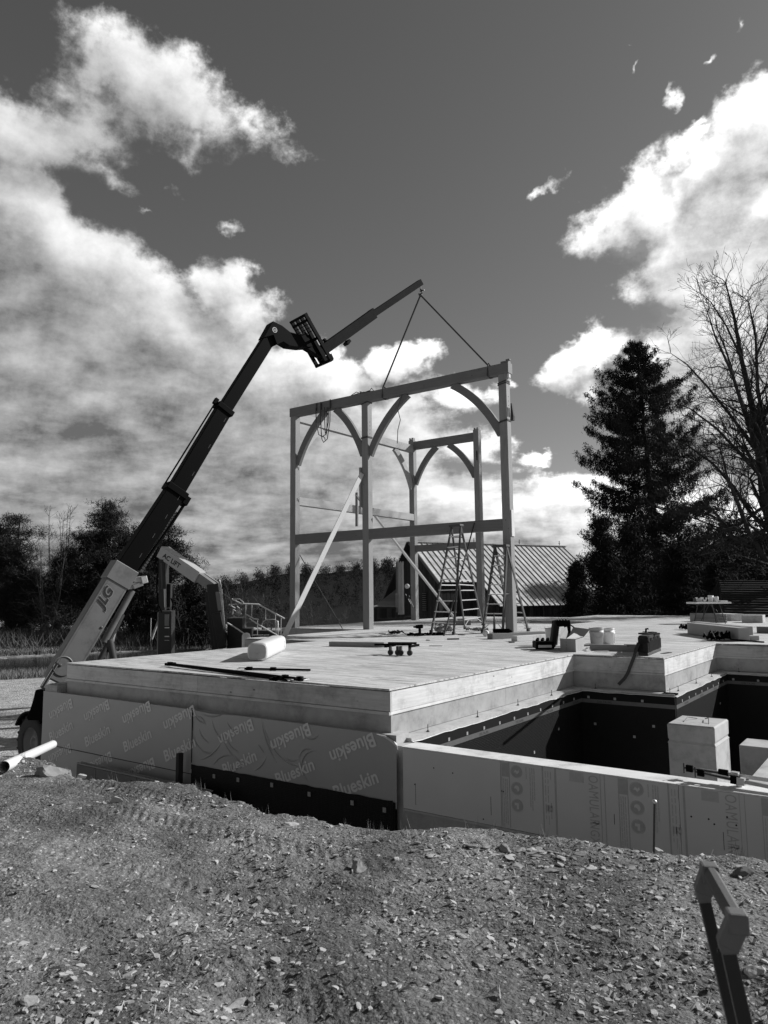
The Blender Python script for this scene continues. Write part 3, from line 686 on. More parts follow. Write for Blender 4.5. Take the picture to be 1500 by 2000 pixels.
# areaway wall of foam board
aw_ = thing('areaway_wall', 'low concrete wall faced with printed foam board in front of the black pit', 'wall', (-1.5, 7, PZ))
AT = -.60; AX0 = -4.80
part('concrete_core', CONC, aw_, lambda q: q.box((AX0-.14, 7.012, PZ), (4.0, 7.24, AT-.012)))
part('wall_cap', mat('cap_pale', .66, .8, .15, 6, .3, 60, extra=stain_extra), aw_, lambda q: q.box((AX0-.02, WY0+.004, AT-.0115), (4.0, 7.245, AT)))
xs_ = [AX0, ony(978, 1500, WY0).x, ony(1112, 1500, WY0).x, 0.2, 1.4, 2.6, 4]
xs_ = [AX0]; 
for pxx in (978,):
    xs_.append(ony(pxx, 1530, WY0).x)
while xs_[-1] < 3: xs_.append(xs_[-1]+1.75)
zfb = ony(900, 1590, WY0).z
for k in range(len(xs_)-1):
    a, b_ = xs_[k]+.002, xs_[k+1]-.002
    part('foam_board', FOAM, aw_, lambda q: q.box((a, WY0+.001*(k % 2), -1.262), (b_, 7.0, AT-.013)))
part('concrete_base', SILL, aw_, lambda q: q.box((AX0+.01, WY0+.012, PZ), (4.0, 7.0, -1.288)))
part('base_lip', mat('base_lip_m', .4, .9, .3, 8, .3, 40), aw_, lambda q: q.box((AX0, WY0-.006, -1.287), (4.0, 7.0, -1.266)))
def q2(px, py): return ony(px, py, WY0-.002)
def strip(x0, x1, z0, z1, m=FPRT, nm='print_band', dy=.0015): part(nm, m, aw_, lambda q: q.box((x0, WY0-dy, z0), (x1, WY0+.0005, z1)))
FP2 = mat('foam_print_light', .44, .75, .2, 20, 0)
def foam_print(ox):
    """one repeat of the printing on the board, laid from its left edge ox"""
    zt, z0 = AT-.008, -1.25
    strip(ox+.0, ox+.085, zt-.15, zt-.012)                                  # warning tab
    strip(ox+.0, ox+.006, z0, zt-.15); strip(ox+.085, ox+.091, z0, zt)
    for k in range(3):
        r_ = random.Random(k); z = zt-.17
        while z > z0+.03:
            l = r_.uniform(.02, .07); strip(ox+.018+.020*k, ox+.026+.020*k, max(z-l, z0), z, FP2, 'small_print'); z -= l+.008
    for k in range(3):                                                       # round pictograms
        c = Vector((ox+.17, WY0, zt-.085-.165*k))
        def disc(q, c=c):
            q.lathe([(0, 0), (.056, 0), (.056, .0012), (0, .0012)], c, (0, -1, 0), 28, False)
            q.lathe([(.060, 0), (.063, 0), (.063, .0012), (.060, .0012)], c, (0, -1, 0), 28, False)
        part('pictogram', FPRT, aw_, disc)
        if k == 2: pg = [(-.028,.026),(.018,.026),(.018,-.034),(-.006,-.034),(-.006,.0),(-.028,.0)]
        elif k == 1: pg = [(.030*math.cos(t), .032*math.sin(t)) for t in [x*.4 for x in range(-3, 9)]]+[(-.012, 0), (.0, -.008)]
        else: pg = [(-.03, -.01), (-.012, .02), (.01, .004), (.025, .022), (.03, -.002), (.005, -.026), (-.008, -.008)]
        part('pictogram_sign', FOAM, aw_, lambda q: q.prism(pg, c+Vector((0, -.0018, 0)), (1,0,0), (0,0,1), (0,1,0), .001))
    for k in range(4):
        r_ = random.Random(20+k); z = zt-.03; end = zt-[.12, .38, .44, .32][k]
        while z > end:
            l = r_.uniform(.02, .06); strip(ox+.27+.022*k+.02*(k > 0), ox+.278+.022*k+.02*(k > 0), z-l, z, FP2, 'small_print'); z -= l+.007
    strip(ox+.445, ox+.457, z0, zt); strip(ox+.575, ox+.592, z0, zt)        # double band
    for k in range(3):
        r_ = random.Random(40+k); z = zt-.04
        while z > z0+.15:
            l = r_.uniform(.03, .10); strip(ox+.475+.028*k, ox+.482+.028*k, z-l, z, FP2, 'small_print'); z -= l+.02+(.2 if r_.random() < .2 else 0)
    strip(ox+.48, ox+.55, zt-.42, zt-.36, FP2, 'small_print')
    strip(ox+.73, ox+.87, zt-.10, zt-.012, FP2, 'print_block')
    letter('lettering', 'OAMULAR', .092, (ox+.92, WY0, zt-.015), (0,0,-1), (1.45,0,0), FPRT, aw_, bold=.0, off=.0015, spacing=1.08)
    letter('lettering', 'NGX', .088, (ox+.92, WY0, zt-.44), (0,0,-1), (1.45,0,0), FPRT, aw_, bold=.0, off=.0015, spacing=1.08)
    strip(ox+1.03, ox+1.034, z0, zt, FPRT); strip(ox+1.07, ox+1.075, z0, zt, FPRT)
x_a = ony(978, 1530, WY0).x; x_b = ony(1206, 1560, WY0).x
foam_print(x_a+.01)
# the next repeats
_step = x_b-x_a
for k in range(1, 4): foam_print(x_a+.01+_step*k)
# scuffs and holes
for (px, py) in ((847,1500),(884,1510),(810,1532),(944,1600),(1384,1600),(1395,1610),(1350,1595),(1420,1596),(1438,1612),(1425,1580),(980,1545),(983,1546)):
    p = q2(px, py); part('gouge', BLKF, aw_, lambda q: q.lathe([(0, 0), (.008, 0), (.008, .001), (0, .001)], (p.x, WY0, p.z), (0, -1, 0), 9, False))
for (px, y0_, y1_) in ((811,1530,1572),(958,1556,1592),(1412,1625,1660),(1199,1590,1610)):
    p = q2(px, y0_); p2 = q2(px, y1_); part('crack', BLKF, aw_, lambda q: q.box((p.x, WY0-.001, p2.z), (p.x+.004, WY0+.001, p.z)))

# pit walls behind the areaway, lined with dimpled sheet
def pitwall(name, label, o_, c, a, b_, sg, th_=.20):
    w = thing(name, label, 'wall', ((a+b_)/2 if o_ == 'x' else c, c if o_ == 'x' else (a+b_)/2, PZ))
    def bx(u0, u1, d0, d1, z0, z1):
        # d = distance outward from face c (positive = out of the face)
        if o_ == 'x': return (u0, c+sg*d0, z0), (u1, c+sg*d1, z1)
        return (c+sg*d0, u0, z0), (c+sg*d1, u1, z1)
    part('concrete_core', CONC, w, lambda q: q.box(*bx(a, b_, -.22, 0, PZ, -.566)))
    part('dimpled_sheet', BLK, w, lambda q: q.box(*bx(a, b_, .001, .012, PZ, -.62)))
    part('sheet_flange', BLKF, w, lambda q: q.box(*bx(a, b_, .013, .017, -.735, -.61)))
    part('tape_band', TAPE, w, lambda q: q.box(*bx(a, b_, .0135, .0165, -.80, -.735)))
    # wavy loose top edge of the peel-and-stick film, bright where it turns over
    L = b_-a; n = max(8, int(L*6)); pr = random.Random(int(a*10)); pts = []
    for k in range(n+1):
        u = a+L*k/n; d = .02+pr.uniform(-.008, .012); z = -.605+pr.uniform(-.008, .008)
        pts.append((u, c+sg*d, z) if o_ == 'x' else (c+sg*d, u, z))
    part('film_edge', FOIL, w, lambda q: q.tube(pts, .006, 5))
    pts2 = [(p_[0], p_[1], p_[2]+.035) for p_ in pts] ; pts2 = [((p_[0], c-sg*.03, p_[2]) if o_ == 'x' else (c-sg*.03, p_[1], p_[2])) for p_ in pts2]
    q_ = MB(); vs = pts+pts2; q_.add(vs, [(k, k+1, n+1+k+1, n+1+k) for k in range(n)]); q_.build('film_strip', SILL, w)
    u = a+.35
    while u < b_-.1:
        p_ = bx(u-.02, u+.02, .0175, .023, -.725, -.685); part('fastener', FAST, w, lambda q: q.box(*p_)); u += .46
    for k, (fu, fz_) in enumerate(((.25, -1.15), (.62, -1.3), (.8, -1.1))):
        u = a+L*fu; p_ = bx(u-.02, u+.02, .0125, .018, fz_-.02, fz_+.02); part('fastener', FAST, w, lambda q: q.box(*p_))
    u = a+.5
    while u < b_-.2:
        if o_ == 'x': letter('lettering', 'DELTA-MS', .052, (u, c+sg*.0165, -.79), (1,0,0) if sg < 0 else (-1,0,0), (0,0,1), TPRT, w, bold=.0, off=.001, spacing=1.08)
        else: letter('lettering', 'DELTA-MS', .052, (c+sg*.0165, u, -.79), (0,1,0), (0,0,1), TPRT, w, bold=.0, off=.001, spacing=1.08)
        u += 1.1
    u = a+.45
    while u < b_:
        bp = (u, c-sg*.06) if o_ == 'x' else (c-sg*.06, u)
        part('anchor_bolt', DSTEEL, w, lambda q: q.lathe([(0, 0), (.022, 0), (.022, .004), (.012, .005), (.012, .014), (.005, .015), (.005, .085), (0, .085)], (bp[0], bp[1], -.562), n=8, smooth=False)); u += 1.25
    return w
pitwall('pit_wall', 'black dimpled pit wall running back from the near deck corner', 'y', -4.88, 7.25, 12.58, 1)
pitwall('pit_wall', 'black dimpled pit wall under the strap hanging from the tool bag', 'x', 12.58, -5.09, -3.30, -1)
pitwall('pit_wall', 'black dimpled pit wall with a lit corner behind the concrete pier', 'y', -3.30, 12.59, 16.58, 1)
pitwall('pit_wall', 'black dimpled pit wall farthest back at the right edge', 'x', 16.58, -3.52, 4.5, -1)

# pier, low wall and return wall in the pit
pr_ = thing('concrete_pier', 'square concrete pier with two rebar loops on top in the pit', 'pier', (-2.68, 11.3, PZ))
def pierf(q):
    prof = [(PZ, 0, .0), (-1.02, .0, .0), (-1.015, .008, 0), (-.98, -.012, 0), (-.95, .0, 0), (-.77, .004, 0), (-.75, -.012, 0)]
    V = []; 
    for z, d, _ in prof: V += [(-2.99+d*0-d, 10.93-d, z), (-2.37+d, 10.93-d, z), (-2.37+d+.02, 11.72+d, z), (-2.99-d, 11.72+d, z)]
    n = len(prof); q.add(V, [(4*k+j, 4*k+(j+1) % 4, 4*k+4+(j+1) % 4, 4*k+4+j) for k in range(n-1) for j in range(4)]+[(4*n-4, 4*n-3, 4*n-2, 4*n-1)])
part('pier_block', CONC, pr_, pierf, bevel=.008)
for dx in (0, .28): part('rebar_loop', DSTEEL, pr_, lambda q: q.tube([(-2.82+dx, 11.1, -.76), (-2.80+dx*.9, 11.3, -.70), (-2.72+dx*.7, 11.5, -.74)] if dx == 0 else [(-2.48, 11.12, -.76), (-2.52, 11.3, -.69), (-2.60, 11.45, -.73)], .007, 6))
lw = thing('concrete_wall', 'low concrete footing wall right of the pier in the pit', 'wall', (-1, 10.2, PZ))
part('wall_block', CONC, lw, lambda q: q.box((-1.87, 9.85, PZ), (2.5, 10.35, -.75)), bevel=.01)
rw = thing('concrete_wall', 'sunlit concrete return wall top behind the bar clamps at the right edge', 'wall', (-.5, 8.2, PZ))
pA = onz(1465, 1519, -.6)
part('wall_block', CONC, rw, lambda q: q.box((pA.x, 7.25, PZ), (pA.x+.3, 9.84, -.601)), bevel=.006)
print('return wall x', pA)

# ------------------------------------------------------------------ timber frame
YB = 18.71; PW = .25
fr = thing('timber_building', 'tall open timber frame of posts, beams and curved braces on the deck', 'timber frame', (-13.3, 18.8, 0))
def post(x, y, z1, z0=0.0): part('post', TZ, fr, lambda q: q.cbox((x, y, z0), (x+PW, y+PW, z1), .012))
post(-17.6, YB, 7.44); post(-14.40, YB, 7.42); post(-9.38, YB, 7.42); post(-17.6, 26.24, 7.80); post(-14.38, 26.24, 7.85)
part('beam', TX, fr, lambda q: q.cbox((-17.62, YB-.012, 7.425), (-9.04, YB+.25, 7.735), .012))
part('tie_beam', TX, fr, lambda q: q.cbox((-17.35, YB+.01, 2.88), (-14.402, YB+.23, 3.21), .01))
part('tie_beam', TX, fr, lambda q: q.cbox((-14.148, YB+.01, 2.88), (-9.382, YB+.23, 3.21), .01))
part('connecting_beam', TY, fr, lambda q: q.cbox((-17.56, YB+.252, 7.26), (-17.36, 26.238, 7.58), .01))
part('connecting_beam', TY, fr, lambda q: q.cbox((-17.56, YB+.252, 4.26), (-17.36, 26.238, 4.55), .01))
part('beam', TX, fr, lambda q: q.cbox((-17.348, 26.26, 7.40), (-14.382, 26.47, 7.74), .01))
part('tie_beam', TX, fr, lambda q: q.cbox((-17.348, 26.26, 2.92), (-14.382, 26.47, 3.2), .01))
# tenon stubs above the back posts
for x in (-17.6, -14.38):
    for dx in (.02, .15): part('tenon', TZ, fr, lambda q: q.box((x+dx, 26.28, 7.7), (x+dx+.07, 26.44, 7.93)))
part('beam_end', TX, fr, lambda q: q.box((-9.3, YB+.03, 7.737), (-9.06, YB+.2, 7.80)).box((-9.12, YB+.0, 7.80), (-9.0, YB+.1, 7.83)))
part('tenon', WZ, fr, lambda q: q.box((-9.128, YB+.06, 7.30), (-9.06, YB+.17, 7.424)))
def brace(corner, dz, dx, axis, y, w=.235, t=.12, bow=.15):
    """curved brace: foot dz below the corner on the post, head dx along the beam"""
    cx_, cz_ = corner; n = 12; out = []; inn = []
    A = Vector((0, -dz)); B = Vector((dx, 0)); mid = (A+B)/2; ctl = mid+(Vector((0, 0))-mid)*bow*2
    for k in range(n+1):
        s = k/n; P = A*(1-s)**2+ctl*2*s*(1-s)+B*s*s; T = ((ctl-A)*2*(1-s)+(B-ctl)*2*s).normalized(); nn = Vector((-T.y, T.x))
        if nn.dot(mid) > 0: nn = -nn
        out.append(P+nn*w*.5); inn.append(P-nn*w*.5)
    poly = [(p.x, p.y) for p in out]+[(p.x, p.y) for p in reversed(inn)]
    sg = 1 if dx > 0 else -1
    poly = [(max(sg*a, 0)*sg, min(b, 0)) for a, b in poly]
    if axis == 'x': part('curved_brace', TX, fr, lambda q: q.prism(poly, (cx_, y, cz_), (1,0,0), (0,0,1), (0,1,0), t))
    else: part('curved_brace', TY, fr, lambda q: q.prism(poly, (y, cx_, cz_), (0,1,0), (0,0,1), (1,0,0), t))
yc_ = YB+.12
brace((-17.35, 7.425), 1.75, 1.35, 'x', yc_); brace((-14.40, 7.425), 1.75, -1.2, 'x', yc_); brace((-14.15, 7.425), 1.8, 1.55, 'x', yc_); brace((-9.38, 7.425), 1.75, -1.6, 'x', yc_)
brace((-17.35, 7.40), 1.55, 1.15, 'x', 26.36, .24); brace((-14.38, 7.40), 1.5, -1.25, 'x', 26.36, .24)
brace((18.96, 7.26), 1.5, 1.3, 'y', -17.46); brace((26.24, 7.26), 1.6, -1.3, 'y', -17.46)
# mortises and pegs on sunlit faces
for (x, y, z) in ((-17.35, 18.8, 5.55), (-17.35, 18.8, 4.4), (-17.35, 18.86, 5.50), (-17.35, 18.86, 4.36)): part('mortise', BLKF, fr, lambda q: q.box((x-.002, y, z), (x+.003, y+.03, z+.1)))
for x in (-14.15, -9.13):
    for k in range(4): part('peg_hole', BLKF, fr, lambda q: q.lathe([(0, 0), (.014, 0), (.014, .003), (0, .003)], (x, YB+.13, 6.75-.13*k), (1, 0, 0), 8, False))
part('housing', WZ, fr, lambda q: q.box((-9.132, YB+.04, 2.7), (-9.10, YB+.21, 3.45)), 'bright housed cut on the right post')
# temporary diagonal planks
f1 = onz(555, 1243, 0); t1 = ony(707, 925, YB-.05)
part('diagonal_plank', WZ, fr, lambda q: q.beam(f1, t1, .14, .045, (1, -.6, 0)))
f2 = onz(897, 1219, 0); t2 = ony(733, 1008, YB+.32)
part('diagonal_plank', WZ, fr, lambda q: q.beam(f2, t2, .14, .045, (-.3, -1, 0)))
f3 = ony(692, 1028, YB-.2)
part('prop_board', TZ, fr, lambda q: q.box((-14.475, YB-.05, ony(708, 990, YB).z), (-14.402, YB+.12, ony(708, 913, YB).z)), 'short dark board fixed to the middle post')
part('prop_board', TZ, fr, lambda q: q.beam(ony(697, 1028, 19.6), ony(697, 962, 19.6), .10, .05, (0, 1, 0)))
part('prop_board', TZ, fr, lambda q: q.beam(ony(697, 968, 19.5), ony(709, 986, 18.95), .06, .05, (0, 0, 1)))
part('guy_rod', DSTEEL, fr, lambda q: q.tube([ony(574, 1064, YB+.3), onz(669, 1228, 0)], .016, 6))
part('guy_rod', DSTEEL, fr, lambda q: q.tube([ony(927, 1020, YB-.05), onz(867, 1242, 0)], .02, 6))
part('guy_rod', STEEL, fr, lambda q: q.tube([ony(800, 1170, 24.5), onz(818, 1207, 0)], .018, 6))
# straps wound round posts and the beam
def wrap(x0, x1, y0, y1, z, h, tilt=0):
    part('lashing', STRAP, fr, lambda q: [q.beam((x0-.01, y0-.012, z), (x1+.01, y0-.012, z+tilt), .012, h), q.beam((x1+.012, y0-.01, z+tilt), (x1+.012, y1, z+tilt), .012, h), q.beam((x0-.012, y0-.01, z), (x0-.012, y1, z), .012, h)])
wrap(-14.40, -14.15, YB, YB+.25, 6.22, .05, .02); wrap(-14.40, -14.15, YB, YB+.25, 7.36, .04, .05); wrap(-9.38, -9.13, YB, YB+.25, 7.15, .03, .06); wrap(-9.38, -9.13, YB, YB+.25, 7.10, .03, .05); wrap(-9.38, -9.13, YB, YB+.25, 6.0, .05, .05)
part('lashing', STRAP, fr, lambda q: [q.beam(ony(x_, y0_, YB-.03), ony(x_, y1_, YB-.03), .05, .01, (0, 1, 0)) for x_, y0_, y1_ in ((618,787,803),(627,785,800),(645,780,799))])
for dd_ in (0, 1):
    sx = -9.07
    part('tenon_slot', BLKF, fr, lambda q: q.box((sx-.055, YB+.05+.09*dd_, 6.15), (sx-.045, YB+.07+.09*dd_, 6.42)))
part('mortise', BLKF, fr, lambda q: q.box((-14.24, 26.236, 6.55), (-14.19, 26.241, 6.95)))
# hanging pouch on right post
tag(MB().prism([(0,0),(.10,0),(.11,.12),(.06,.5),(.03,.5)], (-9.02, YB+.02, 6.0), (1,0,0), (0,0,1), (0,1,0), .10).build('hook_strap', STRAP), 'dark looped strap hanging on the right tall post', 'strap')
# loose strap loops over the beam
ls = thing('strap_loops', 'dark straps looped over the left end of the top beam', 'strap', ony(632, 800, YB-.06))
def loop(pxa, pya, pxm, pym, pxb, pyb, d):
    P = [ony(pxa, pya, YB-.06-d), ony(pxa+(pxm-pxa)*.05, pya+(pym-pya)*.5, YB-.07-d), ony(pxa+(pxm-pxa)*.45, pya+(pym-pya)*.92, YB-.08-d), ony(pxm, pym, YB-.08-d), ony(pxb+(pxm-pxb)*.45, pyb+(pym-pyb)*.92, YB-.08-d), ony(pxb+(pxm-pxb)*.05, pyb+(pym-pyb)*.5, YB-.07-d), ony(pxb, pyb, YB-.06-d)]
    part('loop', STRAP, ls, lambda q: q.tube(P, .016, 6))
loop(617, 797, 629, 853, 642, 796, 0); loop(626, 785, 632, 864, 645, 783, .03); loop(634, 795, 637, 850, 639, 795, .015); loop(627, 788, 628, 852, 635, 860, .02)
rp = MB(); P = [ony(786, 770, YB-.03), ony(779, 790, YB-.03), ony(777, 800, YB-.03), ony(782, 820, YB-.03), ony(777, 840, YB-.03), ony(776, 866, YB-.03)]; rp.tube(P, .013, 6)
tag(rp.build('rope', STRAP), 'thin rope dangling below the top beam beside the middle brace', 'rope')
sc_ = MB(); 
for k in range(9):
    rr_ = random.Random(k); p = ony(700+rr_.uniform(0, 28), 770, YB+.1); sc_.tube([(p.x, YB+.05+rr_.uniform(0, .15), 7.745), (p.x+rr_.uniform(-.3, .3), YB+.1, 7.78+rr_.uniform(0, .1)), (p.x+rr_.uniform(-.5, .5), YB+.1+rr_.uniform(-.1, .1), 7.75)], .014, 5)
tag(sc_.build('strap_bundle', STRAP), 'bundle of dark strap ends lying on the top beam over the middle post', 'strap')

# ------------------------------------------------------------------ telehandler
TIP = ony(822, 556, YB); 
B0 = at(85, 1335, 15.0)
hv = Vector((TIP.x-B0.x, TIP.y-B0.y, 0)).normalized()          # heading of the machine in plan
sv = Vector((hv.y, -hv.x, 0))                                  # its right-hand side
def onplane(px, py, off=0.0):
    """point on the machine's vertical mid-plane (shifted sideways by off)"""
    d = Vector(dirw(px, py)); c = Vector(CAM); n = sv; p0 = B0+sv*off
    return c+d*((p0-c).dot(n)/d.dot(n))
th = thing('telehandler', 'telescopic handler with its long black boom raised beside the deck', 'telehandler', (B0.x, B0.y, PZ))
A1 = onplane(108, 1334); A2 = onplane(243, 1108); ad = (A2-A1).normalized(); A0 = A1+ad*.02
E2 = onplane(343, 958); E3 = onplane(437, 800); E4 = onplane(528, 657)
def up_of(a, b): d = (b-a).normalized(); return (Vector((0,0,1))-d*d.z).normalized()
U = up_of(A1, E4)
part('boom_section', JPNT, th, lambda q: q.beam(A0, A2, .34, .52, U), 'pale outer boom section', bevel=.02)
part('boom_section', BLACK, th, lambda q: q.beam(A2-ad*.4, E2, .29, .46, U), bevel=.015)
part('boom_section', BLACK, th, lambda q: q.beam(E2-ad*.4, E3, .25, .39, U), bevel=.015)
part('boom_section', BLACK, th, lambda q: q.beam(E3-ad*.4, E4, .21, .33, U), bevel=.015)
part('boom_collar', JPNT, th, lambda q: q.beam(A2-ad*.42, A2+ad*.02, .38, .58, U), 'pale collar at the end of the outer section', bevel=.012)
part('boom_collar', BLACK, th, lambda q: q.beam(E2-ad*.10, E2+ad*.06, .36, .55, U).beam(E2-ad*.2-U*.31, E2+ad*.02-U*.31, .3, .14, U), bevel=.01)
part('boom_collar', BLACK, th, lambda q: q.beam(E3-ad*.08, E3+ad*.06, .32, .47, U).beam(E3-ad*.05+U*.28, E3+ad*.12+U*.28, .1, .1, U), bevel=.01)
part('hose', BLACK, th, lambda q: q.tube([A2-U*.30+ad*.1+sv*.05, A2-U*.40+ad*1.3+sv*.08, E2-U*.33+sv*.08], .035, 7).tube([E2+U*.30, E3+U*.27], .02, 6))
part('hose_chain', DSTEEL, th, lambda q: [q.beam(A2-U*.36+ad*(.1+.075*k), A2-U*.36+ad*(.15+.075*k), .16, .07, U) for k in range(22)])
part('lift_cylinder', JPNT, th, lambda q: q.tube([A2-ad*.35-U*.42, A2-ad*1.6-U*.46], .075, 12), 'pale cylinder barrel under the boom')
part('lift_cylinder', DSTEEL, th, lambda q: q.tube([A2-ad*.9-U*.50, A1+ad*.2-U*.62], .06, 10).tube([A2-ad*1.5-U*.52, A1-ad*.2-U*.95+hv*.7], .09, 12))
part('cylinder_rod', STEEL, th, lambda q: q.tube([A2-ad*1.25-U*.52, A2-ad*1.9-U*.72], .05, 10))
part('bracket', STEEL, th, lambda q: q.beam(A2-ad*.1-U*.42, A2+ad*.0-U*.52, .46, .16, U).beam(A2-ad*.3-U*.36, A2-ad*.12-U*.50, .3, .1, U), bevel=.01)
# printed mark and warning strip on the side of the outer section
side = B0-B0+(-sv if (-sv).dot(Vector(CAM)-A1) > 0 else sv)
fx_ = ad if ad.cross(U).dot(side) > 0 else -ad
pm_ = onplane(203, 1160)
fo_ = side*.172
lx = ad; ly = U if lx.cross(U).dot(side) > 0 else -U
JT = mat('decal_black', .006, .6, .1, 5, 0); JW = mat('decal_white', .45, .6, .1, 5, 0)
letter('lettering', 'JLG', .29, pm_-lx*.30-ly*.10+fo_+side*.004, lx, ly, JW, th, bold=.06, shear=.3, off=.0, spacing=.98)
letter('lettering', 'JLG', .29, pm_-lx*.30-ly*.10+fo_+side*.008, lx, ly, JT, th, bold=.042, shear=.3, off=.0, spacing=.98)
pw_ = onplane(92, 1318)
part('warning_label', JT, th, lambda q: q.beam(pw_-ad*.28+fo_+U*.0, pw_+ad*.28+fo_+U*.0, .012, .09, U))
part('warning_mark', mat('label_grey', .25, .6, .1, 5, 0), th, lambda q: [q.beam(pw_-ad*.25+side*.180+U*.03*e, pw_+ad*.25+side*.180+U*.03*e, .004, .012, U) for e in (-1, 1)])
pp = onplane(118, 1300)
part('boss_ring', JPNT, th, lambda q: q.lathe([(.19, 0), (.21, 0), (.21, .012), (.19, .012)], pp+fo_, side, 28))
for f_, o_ in ((.12, .15), (.12, -.15), (.5, -.19), (.93, .17), (.93, -.17), (.97, 0)):
    pp = A1.lerp(A2, f_)+U*o_+side*.171; part('pin', DSTEEL, th, lambda q: q.lathe([(0, 0), (.028, 0), (.028, .012), (.014, .018), (0, .018)], pp, side, 10, False))
for (a_, b_, n_) in ((A2, E2, 4), (E2, E3, 3)):
    for k in range(n_):
        pp = a_.lerp(b_, (k+.6)/n_); part('wear_mark', DSTEEL, th, lambda q: q.beam(pp+side*(.146 if a_ is A2 else .126)-U*.12, pp+ad*.12+side*(.146 if a_ is A2 else .126)-U*.12, .004, .012, U))
part('side_groove', JPNT, th, lambda q: [q.beam(A1+side*.171+U*.20, A2-ad*.45+side*.171+U*.20, .006, .012, U), q.beam(A1+side*.171-U*.22, A2-ad*.45+side*.171-U*.22, .006, .016, U)])
# boom head, quick-attach and carriage
h0 = E4; h1 = onplane(548, 668); h2 = onplane(570, 662); h3 = onplane(600, 672); h4 = onplane(622, 690)
part('boom_head', BLACK, th, lambda q: q.prism([(0,0)]+[((onplane(x, y)-h0).dot(hv), (onplane(x, y)-h0).z) for x, y in ((510,662),(527,631),(545,640),(560,652),(583,658),(597,664),(604,680),(583,681),(560,678),(547,670),(535,676))][0:], h0, hv, (0,0,1), sv, .34))
part('head_decal', JW, th, lambda q: q.lathe([(.055, 0), (.075, 0), (.075, .004), (.055, .004)], onplane(530, 648)+side*.172, side, 20, False))
letter('lettering', '50', .09, onplane(530, 648)+side*.173-hv*.045-Vector((0,0,.03)), hv if hv.cross(Vector((0,0,1))).dot(side) > 0 else -hv, (0,0,1), JW, th, bold=.02, off=.003)
part('tilt_link', BLACK, th, lambda q: q.prism([((onplane(x, y)-h0).dot(hv), (onplane(x, y)-h0).z) for x, y in ((583,655),(592,650),(606,664),(622,680),(634,694),(626,700),(612,692),(596,682),(585,674))], h0, hv, (0,0,1), sv, .22))
# carriage: a frame of bars seen obliquely
c0 = onplane(582, 620); c1 = onplane(634, 711); cdir = (c1-c0).normalized()
for s_ in (-.34, -.1, .12, .34): part('carriage_bar', BLACK, th, lambda q: q.beam(c0+sv*s_+cdir*.05, c1+sv*s_-cdir*.02, .06, .10, sv.cross(cdir)))
for f_2 in (.02, .12, .5, .98): part('carriage_bar', BLACK, th, lambda q: q.beam(c0+(c1-c0)*f_2-sv*.38, c0+(c1-c0)*f_2+sv*.38, .10, .07, cdir))
for f_2 in (.2, .27, .34): part('carriage_bar', STEEL, th, lambda q: q.beam(c0+(c1-c0)*f_2-sv*.34+sv.cross(cdir)*.06, c0+(c1-c0)*f_2+sv*.34+sv.cross(cdir)*.06, .018, .018, cdir))
# fork heel and telescoping truss jib
j0 = onplane(630, 684); j1 = onplane(672, 660); j2 = onplane(728, 614); j3 = onplane(821, 552)
ju = up_of(j0, j3)
JM = mat('jib_paint', .018, .85, .3, 6, .1, 40, spec=.05)
part('jib_section', JM, th, lambda q: q.beam(j0, j2-(j2-j0).normalized()*.0, .24, .29, ju), bevel=.01)
part('jib_section', JM, th, lambda q: q.beam(j2-(j3-j2).normalized()*.4, j3, .19, .19, ju), bevel=.01)
jd = (j3-j0).normalized()
part('jib_lug', JM, th, lambda q: q.beam(j1-ju*.12, j1-ju*.20+jd*.02, .2, .16, jd).beam(j0+ju*.02-ju*.2, j0-ju*.34-jd*.02, .3, .2, jd).beam(j2+ju*.13-jd*.1, j2+ju*.13+jd*.1, .1, .05, ju))
part('jib_strut', JM, th, lambda q: q.beam(j0-ju*.05, c1-cdir*.12, .2, .05, ju).beam(onplane(640, 672), onplane(632, 662), .1, .05, ju))
hk = j3+Vector((0,0,-.08))
part('hook', DSTEEL, th, lambda q: q.tube([hk, hk+Vector((0,0,-.16))], .018, 6).tube([hk+Vector((0,0,-.14)), hk+Vector((.06,0,-.2)), hk+Vector((.05,0,-.3)), hk+Vector((-.03,0,-.34)), hk+Vector((-.07,0,-.27))], .022, 6).beam(hk+Vector((-.02,0,-.2)), hk+Vector((.14,0,-.2)), .03, .03))
# lifting sling
HKP = hk+Vector((0,0,-.33)); sg_ = thing('lifting_sling', 'dark two-legged sling from the hook down to the top beam', 'sling', HKP)
for (px, py) in ((748, 757), (953, 713)):
    e = ony(px, py, YB+.02)
    part('sling_leg', STRAP, sg_, lambda q: q.tube([HKP, e, Vector((e.x, YB-.03, 7.45)), Vector((e.x+.02, YB+.12, 7.405)), Vector((e.x+.02, YB+.28, 7.45)), Vector((e.x, YB+.26, 7.76)), e+Vector((0, .03, .05))], .028, 7))
part('shackle', DSTEEL, sg_, lambda q: q.lathe([(0, -.05), (.05, -.03), (.05, .03), (0, .05)], HKP, (0, 1, 0), 10))
